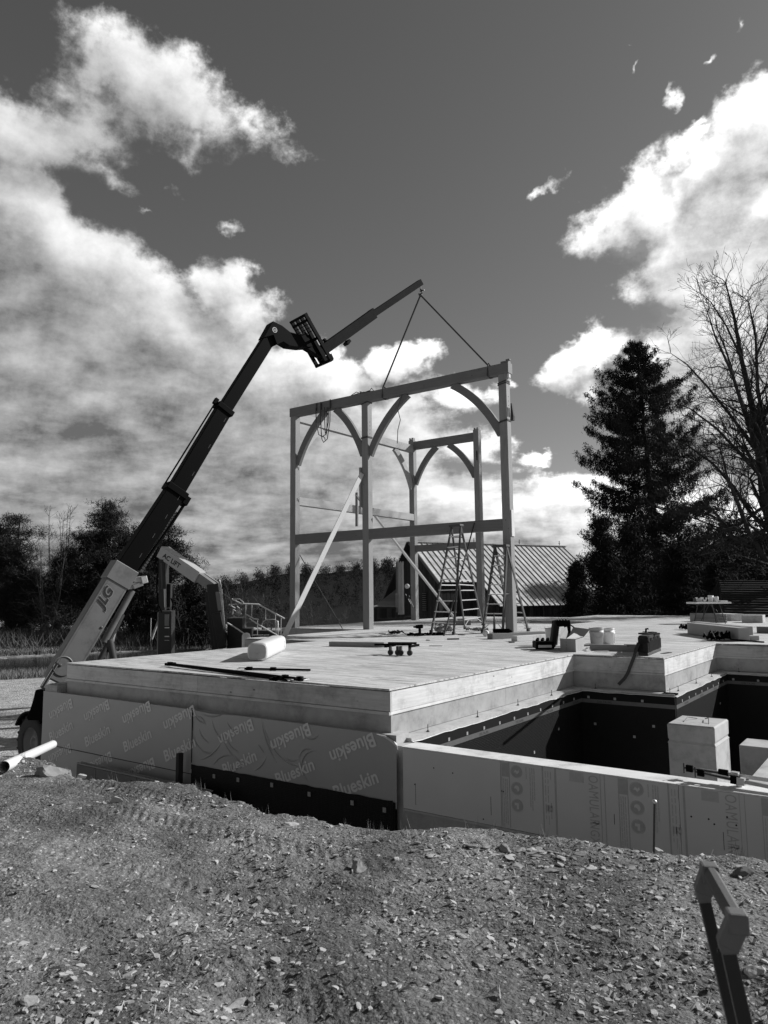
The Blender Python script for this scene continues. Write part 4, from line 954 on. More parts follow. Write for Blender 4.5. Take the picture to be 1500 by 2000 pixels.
# chassis, hood, cab and wheels
BC = A1+hv*1.2; BC.z = PZ
def fr_pt(a, s_, z): return Vector((BC.x, BC.y, PZ))+hv*a+sv*s_+Vector((0,0,z))
part('chassis', BLACK, th, lambda q: q.beam(fr_pt(-1.2, 0, .95), fr_pt(3.4, 0, .95), 1.1, .45), bevel=.04)
part('boom_pivot_tower', BLACK, th, lambda q: q.beam(fr_pt(-1.1, 0, 1.15), fr_pt(-.3, 0, 1.15), 0.7, .55).beam(fr_pt(-.9, 0, 1.1), fr_pt(-1.0, 0, 2.0), .5, .6, hv), bevel=.03)
part('engine_hood', JPNT, th, lambda q: q.beam(fr_pt(-.5, .85, 1.35), fr_pt(2.2, .85, 1.35), .7, .7), bevel=.06)
cabo = part('cab', BLACK, th, lambda q: q.beam(fr_pt(-.2, -.85, .95), fr_pt(1.2, -.85, .95), .8, .5).beam(fr_pt(-.2, -.85, 2.12), fr_pt(1.2, -.85, 2.12), .8, .08)+0 if False else [q.beam(fr_pt(-.2, -.85, .95), fr_pt(1.2, -.85, .95), .8, .5), q.beam(fr_pt(-.2, -.85, 2.05), fr_pt(1.2, -.85, 2.05), .8, .08)]+[q.beam(fr_pt(a_, s_, 1.1), fr_pt(a_, s_, 2.05), .06, .06, hv) for a_ in (-.17, 1.17) for s_ in (-1.2, -.5)])
WC = at(71, 1437, 16.2)
WC = at(72, 1437, 17.0)
hv0, sv0 = hv, sv; latw = Vector(M[0]); latw.z = 0; latw.normalize(); depw = Vector(M[2]); depw.z = 0; depw.normalize()
for (a_, s_) in ((None, None), (.4, 1.9), (3.0, .2), (3.0, 1.9)):
    if a_ is None: hv = (depw*.607-latw*.794).normalized()
    else: hv = hv0
    sv = Vector((hv.y, -hv.x, 0))
    if a_ is None: c = WC; c = Vector((c.x, c.y, PZ+.62))
    else: c = Vector((WC.x, WC.y, PZ+.62))+hv0*a_+sv0*s_
    wh = part('wheel', RUB, th, lambda q: q.lathe([(.36, -.15), (.56, -.17), (.61, -.13), (.62, 0), (.61, .13), (.56, .17), (.36, .15)], c, sv, 32))
    rim = part('rim', mat('rim_paint', .22, .5, .3, 8, .1, 30), wh, lambda q: q.lathe([(0, -.02), (.10, -.02), (.12, -.07), (.16, -.07), (.18, .0), (.32, .02), (.36, -.13), (.39, -.14), (.39, -.10), (.36, .14)], c, sv, 28))
    part('tread', RUB, wh, lambda q: [q.beam(c+(hv*math.cos(t)+Vector((0,0,1))*math.sin(t))*.625-sv*.15*s2, c+(hv*math.cos(t+.1)+Vector((0,0,1))*math.sin(t+.1))*.625, .05, .035, (hv*math.cos(t)+Vector((0,0,1))*math.sin(t))) for t in [k*6.283/22 for k in range(22)] for s2 in (-1, 1)])
    part('fender', BLACK, th, lambda q: q.prism([(.74*math.cos(t), .74*math.sin(t)) for t in [x*math.pi/12 for x in range(2, 10)]]+[(.69*math.cos(t), .69*math.sin(t)) for t in [x*math.pi/12 for x in range(9, 1, -1)]], c, hv, (0,0,1), sv, .42))
hv, sv = hv0, sv0
rq = at(88, 1400, 16.6)
def rpx(x, y): d = at(x, y, 16.6)-rq; return (d.dot(latw), d.z)
part('rear_panel', BLACK, th, lambda q: q.prism([rpx(*p) for p in ((150,1345),(74,1346),(71,1362),(66,1382),(60,1398),(62,1404),(150,1404))], rq, latw, (0,0,1), depw, .4), bevel=.02)

# ------------------------------------------------------------------ folding loader crane behind the deck
def mk(px, py, d, z=None):
    p = at(px, py, d); 
    if z is not None: p.z = z
    return p
D = 22.0
lc = thing('loader_crane', 'folding truck crane with a pale inner boom and dark mast behind the deck', 'crane', (at(320, 1280, D).x, at(320, 1280, D).y, PZ))
cp = Vector(M[0]); cp.z = 0; cp.normalize(); cf_ = Vector(M[2]); cf_.z = 0; cf_.normalize()
GP = mat('crane_paint', .20, .45, .2, 5, .1, 30); GD = mat('crane_dark', .022, .5, .3, 6, .1, 40)
LGT = mat('crane_pale', .42, .4, .15, 5, .05, 30)
b0 = at(325, 1082, D); b1 = at(392, 1128, D-.5); b2 = at(420, 1148, D-.8)
bu = up_of(b0, b2); part('inner_boom', LGT, lc, lambda q: q.beam(b0-(b1-b0).normalized()*.15, b1, .38, .36, bu), 'pale box boom sloping down to the right', bevel=.015)
part('outer_boom', GP, lc, lambda q: q.beam(b1-(b1-b0).normalized()*.2, b2, .28, .26, bu), bevel=.012)
part('boom_rail', LGT, lc, lambda q: q.beam(b1+bu*.15+cf_*.1, b2+bu*.16+cf_*.1, .05, .04, bu))
sx = bu.cross((b1-b0).normalized()); sd = -cf_
lxx = (b1-b0).normalized(); sdn_ = lxx.cross(bu); 
if sdn_.dot(Vector(CAM)-b0) < 0: sdn_ = -sdn_
letter('lettering', 'AC LIFT', .2, b0+lxx*.05-bu*.08+sdn_*.192, lxx, sdn_.cross(lxx), JT, lc, bold=.03, off=.002)
part('mast', GD, lc, lambda q: [q.beam(at(320, 1092, D), at(320, 1190, D), .18, .42, cf_), q.beam(at(330, 1140, D+.1), at(329, 1185, D+.1), .16, .2, cf_)])
part('mast_cylinder', STEEL, lc, lambda q: q.tube([at(322, 1150, D-.25), at(323, 1186, D-.25)], .035, 8))
part('mast_cylinder', GD, lc, lambda q: q.tube([at(318, 1100, D-.25), at(320, 1150, D-.25)], .07, 10))
part('hose', BLACK, lc, lambda q: [q.tube([at(308, 1120, D-.2), at(306, 1150, D-.2), at(309, 1180, D-.2), at(316, 1196, D-.2)], .02, 6), q.tube([at(334, 1168, D-.2), at(338, 1180, D-.2), at(336, 1192, D-.2)], .02, 6)])
part('column', GP, lc, lambda q: q.beam(mk(315, 1196, D), mk(315, 1290, D, PZ), .14, .3, cf_), 'grey flange of the column')
part('column', GD, lc, lambda q: q.beam(mk(326, 1193, D+.05), mk(326, 1290, D+.05, PZ), .40, .4, cf_), bevel=.01)
part('column_plate', GP, lc, lambda q: q.beam(at(326, 1200, D-.17), at(326, 1222, D-.17), .13, .03, cf_))
for yy_ in (1226, 1243, 1250, 1262, 1268): part('column_clamp', STEEL, lc, lambda q: q.beam(at(322, yy_, D-.18), at(331, yy_, D-.18), .05, .03))
part('arm', GD, lc, lambda q: [q.beam(at(417, 1140, D-.8), at(433, 1265, D-.8), .34, .3, cf_), q.beam(at(406, 1155, D-.7), at(419, 1268, D-.7), .13, .2, cf_), q.beam(at(424, 1196, D-.9), at(436, 1262, D-.9), .25, .3, cf_)], bevel=.01)
part('arm_plate', GP, lc, lambda q: q.beam(at(425, 1156, D-1.0), at(430, 1192, D-1.0), .12, .03, cf_))
part('hose', STEEL, lc, lambda q: [q.tube([at(429, 1133, D-1), at(432, 1145, D-1.05), at(429, 1156, D-1)], .014, 6), q.tube([at(433, 1150, D-1), at(436, 1190, D-1), at(440, 1235, D-1)], .014, 6)])
part('truck_bed', GD, lc, lambda q: [q.beam(mk(300, 1290, D+.4, PZ+.9), mk(450, 1290, D+1.5, PZ+.9), 2.2, .3), q.beam(mk(310, 1290, D+.5, PZ+.45), mk(440, 1290, D+1.3, PZ+.45), 1.8, .5)])
# ------------------------------------------------------------------ machine with guard rails
D = 21.5
gm = thing('railed_lift', 'dark machine with pale tubular guard rails sloping down behind the deck', 'lift platform', (at(500, 1260, D).x, at(500, 1260, D).y, PZ))
def rail(P, r_=.016, m=ALU, d=0): part('guard_rail', m, gm, lambda q: q.tube([at(x, y, D+d) for x, y in P], r_, 7))
RL = mat('rail_bright', .62, .4, .1, 5, 0)
rail([(453,1170),(470,1179),(505,1180.5),(556,1208.5)], .022, RL); rail([(454,1170.5),(468,1170),(476,1177)], .014, ALU); rail([(447,1181),(459,1188)], .02, RL); rail([(447,1181),(462,1180)], .014)
rail([(454,1190),(468,1198)], .018, RL); rail([(479,1199),(496,1209),(505,1209.5)], .02, RL); rail([(487,1208),(500,1217),(512,1224),(545,1243)], .02, RL, -.3)
rail([(444,1216.5),(460,1226),(476,1237),(494,1250)], .02, RL, -.5); rail([(511,1222),(514,1214),(520,1210),(536,1210),(543,1214),(544,1240)], .014, ALU)
for x, a, b_ in ((480,1181,1240),(492,1181,1206),(519,1190,1210),(538,1199,1238),(549,1206,1242),(541,1214,1242),(503,1210,1240),(455,1190,1200)): rail([(x, a), (x-.5, b_)], .012, ALU, .05)
for k in range(5):
    rr_ = random.Random(k); rail([(462+rr_.uniform(-2, 10), 1186+rr_.uniform(-4, 14)), (466+rr_.uniform(-2, 8), 1192+rr_.uniform(-6, 8)), (464+rr_.uniform(0, 10), 1200)], .012, ALU if k % 2 else RL)
part('machine_body', GD, gm, lambda q: [q.beam(mk(462, 1206, D+.1), mk(462, 1290, D+.1, PZ+.3), .45, .5, cf_), q.beam(mk(452, 1240, D+.4), mk(560, 1244, D+.4), .6, .35), q.beam(mk(440, 1258, D+.2, PZ+.8), mk(560, 1258, D+.2, PZ+.8), .9, .9)], bevel=.02)
part('control_box', GD, gm, lambda q: q.beam(at(482, 1226, D), at(482, 1256, D), .35, .3, cf_))
for x in (497, 508, 520): part('deck_plate', STEEL, gm, lambda q: q.beam(at(x-5, 1240.5, D-.1), at(x+5, 1240, D-.1), .1, .03))
tk = MB(); o = at(480.5, 1275, 20.6); tk.lathe([(0, 0), (.11, 0), (.12, .02), (.12, .55), (.10, .60), (.05, .63), (0, .64)], (o.x, o.y, at(480, 1237, 20.6).z-.62), (0,0,1), 18)
tag(tk.build('tank', WHT), 'white upright cylinder tank between the railed machine and deck edge', 'tank')

# ------------------------------------------------------------------ step ladders
def ladder(name, label, pts, top, D_, n_steps, hgt):
    """pts: four feet on the deck: front-left, front-right (step side), back-left, back-right; top: two top-cap ends"""
    fl, frt, bl, br = [Vector(p) for p in pts]; ta, tb = [Vector(p) for p in top]
    t = thing(name, label, 'ladder', (fl+frt)/2)
    for a, b_ in ((fl, ta), (frt, tb)): part('side_rail', FIBG, t, lambda q: q.beam(a, b_+Vector((0,0,-.02)), .04, .10, (fl+frt-bl-br)))
    for a, b_ in ((bl, ta), (br, tb)): part('rear_rail', FIBG, t, lambda q: q.beam(a, b_+Vector((0,0,-.05)), .035, .08, (fl+frt-bl-br)))
    for k in range(1, n_steps):
        f = k/n_steps; part('step', ALU, t, lambda q: q.beam(fl.lerp(ta, f), frt.lerp(tb, f), .085, .028))
        if k % 2 == 1 or True:
            part('rear_brace', ALU, t, lambda q: q.beam(bl.lerp(ta, f), br.lerp(tb, f), .02, .03))
    for (a, b_, s_) in ((fl, ta, frt), (frt, tb, fl), (bl, ta, br), (br, tb, bl)):
        d = (s_-a)*.28; part('knee_brace', ALU, t, lambda q: q.beam(a.lerp(b_, .015)+Vector((0,0,.05)), a.lerp(b_, 1/n_steps)+d, .02, .02))
        part('foot', RUB, t, lambda q: q.beam(a, a+Vector((0,0,.09)), .07, .11, (fl+frt-bl-br)))
    for a, b_ in ((fl, bl), (frt, br)):
        tt = ta if a is fl else tb; part('spreader', ALU, t, lambda q: q.beam(a.lerp(tt, .45), b_.lerp(tt, .45), .02, .03))
    part('top_cap', FIBG, t, lambda q: q.beam(ta+(ta-tb)*.1, tb+(tb-ta)*.1, .22, .06), bevel=.01)
    return t
zt1 = 3.02; c_ = onz(866, 1236, 0)
ladder('step_ladder', 'tall open stepladder standing left of the right hand post', (onz(842, 1236.5), onz(886, 1240), onz(908, 1229), onz(943, 1221)),
       (ony(882, 1028, 17.9), ony(900, 1026, 17.9)), 17, 10, 3)
ladder('step_ladder', 'open stepladder partly hidden behind the right hand post', (onz(943, 1236), onz(982, 1236.5), onz(1000, 1228), onz(1032, 1233)),
       (ony(967, 1067, 18.45), ony(990, 1066, 18.45)), 17, 9, 2.5)

# ------------------------------------------------------------------ things lying on the deck
def gravz(p, dz=0): p = Vector(p); p.z += dz; return p
# white container: long rounded canister lying on its side
jg = thing('canister', 'white plastic canister lying on its side on the deck', 'canister', onz(515, 1285))
a = onz(502, 1292); bq = onz(541, 1273); ax = (bq-a).normalized(); a = a+ax*.02
sd_ = Vector((ax.y, -ax.x, 0)); L = (bq-a).length
def superell(w, h, n=28, e=.45):
    return [(w*abs(math.cos(t))**e*(1 if math.cos(t) >= 0 else -1), h*abs(math.sin(t))**e*(1 if math.sin(t) >= 0 else -1)) for t in [2*math.pi*k/n for k in range(n)]]
def canf(q):
    V = []; secs = [(0, .78), (.012, .92), (.03, .99), (.05, 1), (.062, .985), (.075, 1.0), (L*.5, 1.0), (L-.10, 1.0), (L-.04, 1.03), (L-.015, 1.0), (L, .86)]
    for z, s_ in secs:
        for u, v in superell(.175*s_, .155*s_, 28, .6): V.append(a+ax*z+sd_*u+Vector((0,0,.162+v)))
    n = 28; q.add(V, [(i*n+j, i*n+(j+1) % n, (i+1)*n+(j+1) % n, (i+1)*n+j) for i in range(len(secs)-1) for j in range(n)], True); q.add(V[:n], [tuple(range(n-1, -1, -1))]); q.add(V[-n:], [tuple(range(n))])
part('body', mat('canister_white', .60, .4, .06, 5, .02, 30), jg, canf)
part('grip_recess', WHT2, jg, lambda q: q.prism(superell(.05, .07, 20, .8), a+ax*(L-.13)+sd_*.176+Vector((0,0,.16)), ax, (0,0,1), sd_, .004))
part('base_ribs', mat('canister_base', .34, .6, .15, 9, .1, 30), jg, lambda q: [q.prism(superell(.15, .125, 20, .6), a-ax*.004+Vector((0,0,.16)), sd_, (0,0,1), ax, .012), q.beam(a-ax*.012+Vector((0,0,.03)), a-ax*.012+Vector((0,0,.20)), .03, .01, ax), q.beam(a-ax*.012-sd_*.1+Vector((0,0,.13)), a-ax*.012+sd_*.1+Vector((0,0,.13)), .01, .02)])
part('cap', WHT2, jg, lambda q: q.lathe([(.04, 0), (.04, .03), (0, .03)], bq+Vector((0,0,.2)), ax, 14))
# long bar clamps
def clamp(px0, py0, px1, py1, label, lift=.02, heads=(0.02, .98), w=.03):
    a, b_ = onz(px0, py0, lift), onz(px1, py1, lift); d = (b_-a).normalized(); s_ = Vector((d.y, -d.x, 0)); t = thing('bar_clamp', label, 'clamp', (a+b_)/2)
    part('bar', BLACK, t, lambda q: q.beam(a, b_, w, .028))
    for h in heads:
        c = a.lerp(b_, h); part('jaw', BLACK, t, lambda q: [q.beam(c-d*.04, c+d*.04, w*1.9, .06), q.beam(c+s_*.03, c+s_*.09, .03, .04)], bevel=.004)
    e = b_ if heads[-1] > .5 else a; sg2 = 1 if heads[-1] > .5 else -1
    part('screw', STEEL, t, lambda q: q.tube([e-d*.05*sg2+Vector((0,0,.01)), e+d*.10*sg2+Vector((0,0,.01))], .008, 6).tube([e+d*.10*sg2-s_*.04, e+d*.10*sg2+s_*.04], .007, 6))
    return t
clamp(328, 1296, 589, 1326, 'long black bar clamp at the front of the deck, upper of the crossed pair', .045, (.02, .9, .99), .032)
clamp(335, 1297, 560, 1328, 'long black bar clamp nearest the front edge of the deck', .018, (.02, .92), .032)
clamp(606, 1308.5, 478, 1306, 'short black bar clamp between the long pair and the white canister', .02, (.56, .93), .028)
# low dolly made of bars with casters and the beam offcut resting beside it
bm_ = MB(); a, b_ = onz(645, 1262), onz(752, 1264); bm_.beam(a+Vector((0,0,.05)), b_+Vector((0,0,.05)), .12, .10); tag(bm_.build('timber_offcut', mat('shaded_timber', .25, .8, .3, 3, .2, 40, axis=0)), 'short dark timber lying left of the black rolling stand', 'timber')
dl = thing('rolling_stand', 'black low rolling stand with casters in the middle of the deck', 'dolly', onz(770, 1262))
a = onz(757, 1262, .16); b_ = onz(804, 1262, .17); d = (b_-a).normalized(); s_ = Vector((d.y, -d.x, 0))
part('crossbar', BLACK, dl, lambda q: [q.beam(a+s_*.02-d*.25+Vector((0,0,.03)), b_+Vector((0,0,.03)), .05, .035), q.beam(a-s_*.25-d*.1+Vector((0,0,.04)), b_-s_*.2+Vector((0,0,.04)), .05, .035), q.beam(a+s_*.1, a-s_*.3, .05, .04), q.beam(b_+s_*.1, b_-s_*.3, .05, .04)])
for f in (.12, .42, .55, .92):
    c = a.lerp(b_, f); part('caster', RUB, dl, lambda q: [q.lathe([(0, -.02), (.05, -.02), (.05, .02), (0, .02)], (c.x, c.y, .05), s_, 14, False), q.beam(c, Vector((c.x, c.y, .05)), .035, .06, s_)])
# lift mast trolley (tall pale ribbed column on wheels)
ml = thing('material_lift', 'pale ribbed lift mast standing on a wheeled base at the back of the deck', 'material lift', onz(776, 1212))
o = onz(784, 1207); o = onz(783, 1209)
D_m = (o-Vector(CAM)).dot(Vector(M[2]))
mt = at(783, 1096, D_m).z
part('mast', mat('mast_pale', .42, .6, .3, 4, .2, 30, axis=2), ml, lambda q: [q.beam(o+cp*x_+Vector((0,0,.2)), o+cp*x_+Vector((0,0,mt-.05*(k % 2))), .05, .12+.04*(k % 2), cf_) for k, x_ in enumerate((-.10, -.04, .02, .08, .13))])
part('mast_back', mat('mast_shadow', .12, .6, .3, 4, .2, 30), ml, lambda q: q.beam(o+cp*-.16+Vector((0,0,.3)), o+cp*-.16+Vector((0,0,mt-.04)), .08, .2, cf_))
part('winch', WHT2, ml, lambda q: q.lathe([(0, 0), (.10, 0), (.11, .05), (.06, .06), (0, .06)], at(795, 1145, D_m-.2), -cf_, 16))
part('winch_drum', GD, ml, lambda q: q.lathe([(0, 0), (.08, 0), (.08, .12), (0, .12)], at(797, 1166, D_m-.1), -cf_, 12))
part('base_frame', GD, ml, lambda q: [q.beam(at(735, 1210, D_m)+Vector((0,0,.0)), at(795, 1208.5, D_m), .1, .1), q.beam(at(790, 1205, D_m+.3), at(817, 1204, D_m+.3), .2, .06), q.beam(at(733, 1186, D_m+.3), at(783, 1187, D_m+.3), .3, .08)])
for (x, y) in ((737, 1213), (792, 1215), (812, 1212)): part('caster', RUB, ml, lambda q: q.lathe([(0, -.03), (.09, -.03), (.09, .03), (0, .03)], at(x, y, D_m-.1), cp, 14, False))
part('brace_rod', STEEL, ml, lambda q: q.tube([at(792, 1160, D_m-.15), at(815, 1203, D_m-.1)], .012, 6))
part('side_box', mat('mast_box', .2, .6, .3, 4, .1, 30), ml, lambda q: q.beam(at(775, 1160, D_m-.1), at(775, 1186, D_m-.1), .12, .1, cf_))

# small tools between the posts
dr = thing('drill', 'dark cordless drill standing on its battery left of the ladder', 'drill', onz(820, 1243))
o = onz(820, 1242)
part('drill_body', BLACK, dr, lambda q: q.beam(o+cp*-.10+Vector((0,0,.24)), o+cp*.09+Vector((0,0,.25)), .09, .10), bevel=.02)
part('grip', BLACK, dr, lambda q: q.beam(o+Vector((0,0,.04)), o+Vector((0,0,.22)), .05, .07, cp))
part('battery', BLACK, dr, lambda q: q.beam(o+cp*-.08+Vector((0,0,.03)), o+cp*.08+Vector((0,0,.03)), .09, .06), bevel=.01)
part('chuck', DSTEEL, dr, lambda q: q.tube([o+cp*-.10+Vector((0,0,.24)), o+cp*-.17+Vector((0,0,.235))], [.035, .018], 8))
def heap(name, label, cat, px, py, w, h, m, n=14, seed=0, z=0, depth=.5, r_=.016):
    """a tangled heap of cord or cloth strips"""
    rr_ = random.Random(seed); o = onz(px, py, z); q = MB()
    for k in range(n):
        c = o+cp*rr_.uniform(-w*.35, w*.35)+cf_*rr_.uniform(-depth*.4, depth*.4); pts = []
        a0 = rr_.uniform(0, 6.28); ra = rr_.uniform(.12, .5)*w*.6
        for j in range(8):
            t = a0+j*.75; pts.append(c+cp*math.cos(t)*ra*.7+cf_*math.sin(t)*ra*.6*depth+Vector((0,0,r_+abs(math.sin(t*1.7+k))*h*rr_.uniform(.2, .9))))
        q.tube(pts, r_*rr_.uniform(.6, 1.4), 5)
    return tag(q.build(name, m), label, cat)
heap('tangled_cord', 'small heap of dark cord on the deck right of the middle post', 'cord', 776, 1239, .45, .12, BLACK, 9, 1)
heap('tangled_cord', 'dark cord and tools lying left of the standing drill', 'cord', 806, 1242, .5, .08, BLACK, 8, 2)
heap('tangled_cord', 'cord trailing between the drill and the ladder foot', 'cord', 838, 1241, .5, .06, BLACK, 7, 3)
heap('cloth_bundle', 'crumpled grey cloth bag on the deck between the ladder rails', 'bag', 868, 1235, .55, .17, GCLOTH, 16, 4, r_=.04)
heap('cloth_bundle', 'low crumpled sheet on the deck between the two ladders', 'cloth', 933, 1232, .7, .07, GCLOTH, 12, 5, r_=.025)
gu = thing('hand_tool', 'black hand tool lying at the left foot of the tall ladder', 'tool', onz(845, 1242)); o = onz(845, 1241)
part('tool_body', BLACK, gu, lambda q: q.beam(o+Vector((0,0,.04)), o+cp*.3+Vector((0,0,.04)), .08, .08), bevel=.015); part('handle', STEEL, gu, lambda q: q.beam(o-cp*.05+Vector((0,0,.03)), o-cp*.05+Vector((0,0,.14)), .05, .05))
ma = thing('mallet', 'pale headed mallet lying left of the lying timbers', 'mallet', onz(949, 1243)); o = onz(949, 1243)
part('head', WHT2, ma, lambda q: q.lathe([(0, -.07), (.075, -.07), (.08, -.04), (.08, .04), (.075, .07), (0, .07)], o+Vector((0,0,.08)), (cp*.3+cf_).normalized(), 16)); part('handle', BLACK, ma, lambda q: q.tube([o+cp*.05+Vector((0,0,.06)), o+cp*.28+Vector((0,0,.05))], .018, 7))
md = thing('drill', 'dark drill with an upright bit resting on the left end of the lying timber', 'drill', onz(965, 1240, .13)); o = onz(966, 1236, .13)
part('drill_body', BLACK, md, lambda q: [q.beam(o+cp*-.04+Vector((0,0,.05)), o+cp*.38+Vector((0,0,.05)), .12, .10), q.beam(o+cp*.2+Vector((0,0,.04)), o+cp*.42-cf_*.1+Vector((0,0,.04)), .08, .06)], bevel=.02); part('bit', DSTEEL, md, lambda q: q.tube([o+Vector((0,0,.03)), o+Vector((0,0,.22)), o+Vector((0,0,.5))], [.035, .03, .010], 7))
# lying timbers
def bar_on(name, label, cat, pxa, pya, pxb, pyb, w, h, m, z=0, bev=.006):
    a, b_ = onz(pxa, pya, z), onz(pxb, pyb, z); n = (b_-a).normalized(); s_ = Vector((-n.y, n.x, 0))
    if s_.dot(cf_) < 0: s_ = -s_
    q = MB(); q.beam(a+s_*w/2+Vector((0,0,h/2)), b_+s_*w/2+Vector((0,0,h/2)), w, h); return tag(q.build(name, m, None, bev), label, cat)
bar_on('lying_timber', 'squared timber lying in front of the right post with dark tools on it', 'timber', 962, 1249, 1066, 1243.5, .20, .13, TX)
bar_on('lying_timber', 'pale squared timber lying nearest the black case', 'timber', 1010, 1253, 1112, 1246, .18, .12, WX)
bar_on('lying_timber', 'long low plank lying behind the ladder rails far back on the deck', 'timber', 852, 1222, 920, 1221, .3, .16, TX)
bar_on('lying_timber', 'pale board stacked across the far plank behind the ladders', 'timber', 882, 1214, 912, 1213, .3, .10, WX)
rr_ = random.Random(33)
for k in range(16):
    px_, py_ = rr_.uniform(560, 1330), rr_.uniform(1226, 1272)
    if py_ > 1262 and px_ > 1040: py_ = 1240
    p_ = onz(px_, py_); a_ = rr_.uniform(0, 3.1); v_ = Vector((math.cos(a_), math.sin(a_), 0)); L_s = rr_.uniform(.04, .16); h_ = rr_.uniform(.015, .035)
    if p_.x < -14 or (18 < p_.y < 19.3): continue
    q = MB(); q.beam(p_-v_*L_s+Vector((0,0,h_/2)), p_+v_*L_s+Vector((0,0,h_/2)), rr_.uniform(.03, .08), h_); tag(q.build('wood_scrap', WX if k % 2 else TX), 'small wood offcut lying loose on the deck', 'wood scrap', 'loose offcuts on the deck')
# cases, box, buckets
tc_ = thing('tool_case', 'open black tool case left of the cardboard box', 'tool case', onz(1065, 1268)); o = onz(1066, 1269); nx = cp
part('case_base', BLACK, tc_, lambda q: q.beam(o-cp*.20+cf_*.12+Vector((0,0,.09)), o+cp*.16+cf_*.12+Vector((0,0,.09)), .38, .14), bevel=.02)
part('case_lip', ALU, tc_, lambda q: q.beam(o-cp*.16-cf_*.075+Vector((0,0,.07)), o+cp*.1-cf_*.075+Vector((0,0,.07)), .012, .05))
part('case_contents', BLACK, tc_, lambda q: [q.beam(o-cp*(.15-.1*k)+cf_*.1+Vector((0,0,.17)), o-cp*(.10-.1*k)+cf_*.2+Vector((0,0,.2)), .05, .05) for k in range(3)], bevel=.01)
tl = thing('backpack', 'black tool backpack standing upright behind the cardboard box', 'backpack', onz(1100, 1262)); o = onz(1098, 1264)
part('pack_body', CLOTH, tl, lambda q: q.beam(o-cp*.16+cf_*.1+Vector((0,0,.02)), o-cp*.05+cf_*.25+Vector((0,0,.50)), .3, .12, cp), bevel=.03)
part('pack_top', BLACK, tl, lambda q: [q.beam(o-cp*.10+cf_*.2+Vector((0,0,.46)), o+cp*.20+cf_*.25+Vector((0,0,.48)), .28, .12), q.beam(o-cp*.07+cf_*.1+Vector((0,0,.53)), o+cp*.16+cf_*.1+Vector((0,0,.54)), .05, .05), q.beam(o+cp*.17+cf_*.2+Vector((0,0,.05)), o+cp*.17+cf_*.2+Vector((0,0,.48)), .2, .1, cp)], bevel=.02)
part('strap', STRAP, tl, lambda q: q.beam(o+cp*.18+Vector((0,0,.45)), o+cp*.34+Vector((0,0,.33)), .05, .02))
part('tool_row', ALU, tl, lambda q: [q.beam(o-cp*(.05-.06*k)+cf_*.05+Vector((0,0,.54)), o-cp*(.03-.06*k)+cf_*.05+Vector((0,0,.585)), .02, .03) for k in range(4)])
bt = MB(); o = onz(1085, 1262, 0)+cf_*.3; bt.lathe([(0, 0), (.12, 0), (.14, .33), (.15, .34), (.15, .37), (.135, .37), (.12, .1), (0, .1)], o, n=20); tag(bt.build('bucket', WHT2), 'pale bucket mostly hidden behind the black case', 'bucket')
cbx = thing('cardboard_box', 'open cardboard box at the inner corner of the deck edge', 'box', onz(1115, 1272))
k1, k2, k3 = onz(1094.5, 1270.5), onz(1125, 1274), onz(1141, 1267.5); k4 = k1+(k3-k2); zb_ = .23
part('box_body', CARD, cbx, lambda q: q.add([k1, k2, k3, k4]+[p+Vector((0,0,zb_)) for p in (k1, k2, k3, k4)], [(0,1,5,4),(1,2,6,5),(2,3,7,6),(3,0,4,7),(3,2,1,0)]))
part('box_flap', CARD, cbx, lambda q: [q.add([k1+Vector((0,0,zb_)), k4+Vector((0,0,zb_)), k4+Vector((0,0,zb_+.18))+cp*-.03, k1+Vector((0,0,zb_+.19))+cp*.03], [(0,1,2,3)]), q.add([k4+Vector((0,0,zb_)), k3+Vector((0,0,zb_)), k3+Vector((.1,.1,zb_+.15)), k4+Vector((.05,.14,zb_+.17))], [(0,1,2,3)])])
part('box_flap', mat('card_pale', .5, .85, .15, 5, .1, 60), cbx, lambda q: q.add([k1.lerp(k2, .42)+Vector((0,0,zb_+.005)), k2+Vector((0,0,zb_+.012)), k3+Vector((0,0,zb_+.012)), k1.lerp(k2, .42)+(k3-k2)*.9+Vector((0,0,zb_+.07))], [(0,1,2,3)]))
part('box_tape', mat('card_print', .15, .8, .2, 30, 0), cbx, lambda q: [q.add([k1.lerp(k2, .36)+Vector((0,-.002,z)), k1.lerp(k2, .46)+Vector((0,-.002,z)), k1.lerp(k2, .46)+Vector((0,-.002,z+.008)), k1.lerp(k2, .36)+Vector((0,-.002,z+.008))], [(0,1,2,3)]) for z in (.03, .05, .07, .10, .12, .15, .17)])
def bucket(o, s, label, m, rim=True, handle=True):
    t = thing('bucket', label, 'bucket', o)
    part('pail', m, t, lambda q: q.lathe([(0, 0), (.130*s, 0), (.150*s, .27*s), (.158*s, .275*s), (.158*s, .30*s), (.152*s, .30*s), (.154*s, .36*s), (.162*s, .37*s), (.160*s, .385*s), (.145*s, .385*s), (.125*s, .05*s), (0, .05*s)], o, n=26))
    if handle: part('bail', STEEL, t, lambda q: q.tube([o+Vector((0,0,.33*s))-cp*.158*s, o+Vector((0,0,.2*s))-cp*.10*s-cf_*.14*s, o+Vector((0,0,.15*s))-cf_*.15*s, o+Vector((0,0,.2*s))+cp*.1*s-cf_*.14*s, o+Vector((0,0,.33*s))+cp*.158*s], .004, 5))
    return t
BK = mat('bucket_grey', .40, .5, .08, 5, 0)
bucket(onz(1166, 1260.5), .95, 'grey plastic bucket standing behind the plank on the deck', BK)
bucket(onz(1192, 1259)+cf_*.15, .88, 'translucent white bucket just right of the grey bucket', mat('bucket_clear', .68, .5, .08, 5, 0), handle=False)
bucket(onz(1203, 1258)+cf_*.4, .72, 'small pale bucket half hidden behind the translucent bucket', WHT2, handle=False)
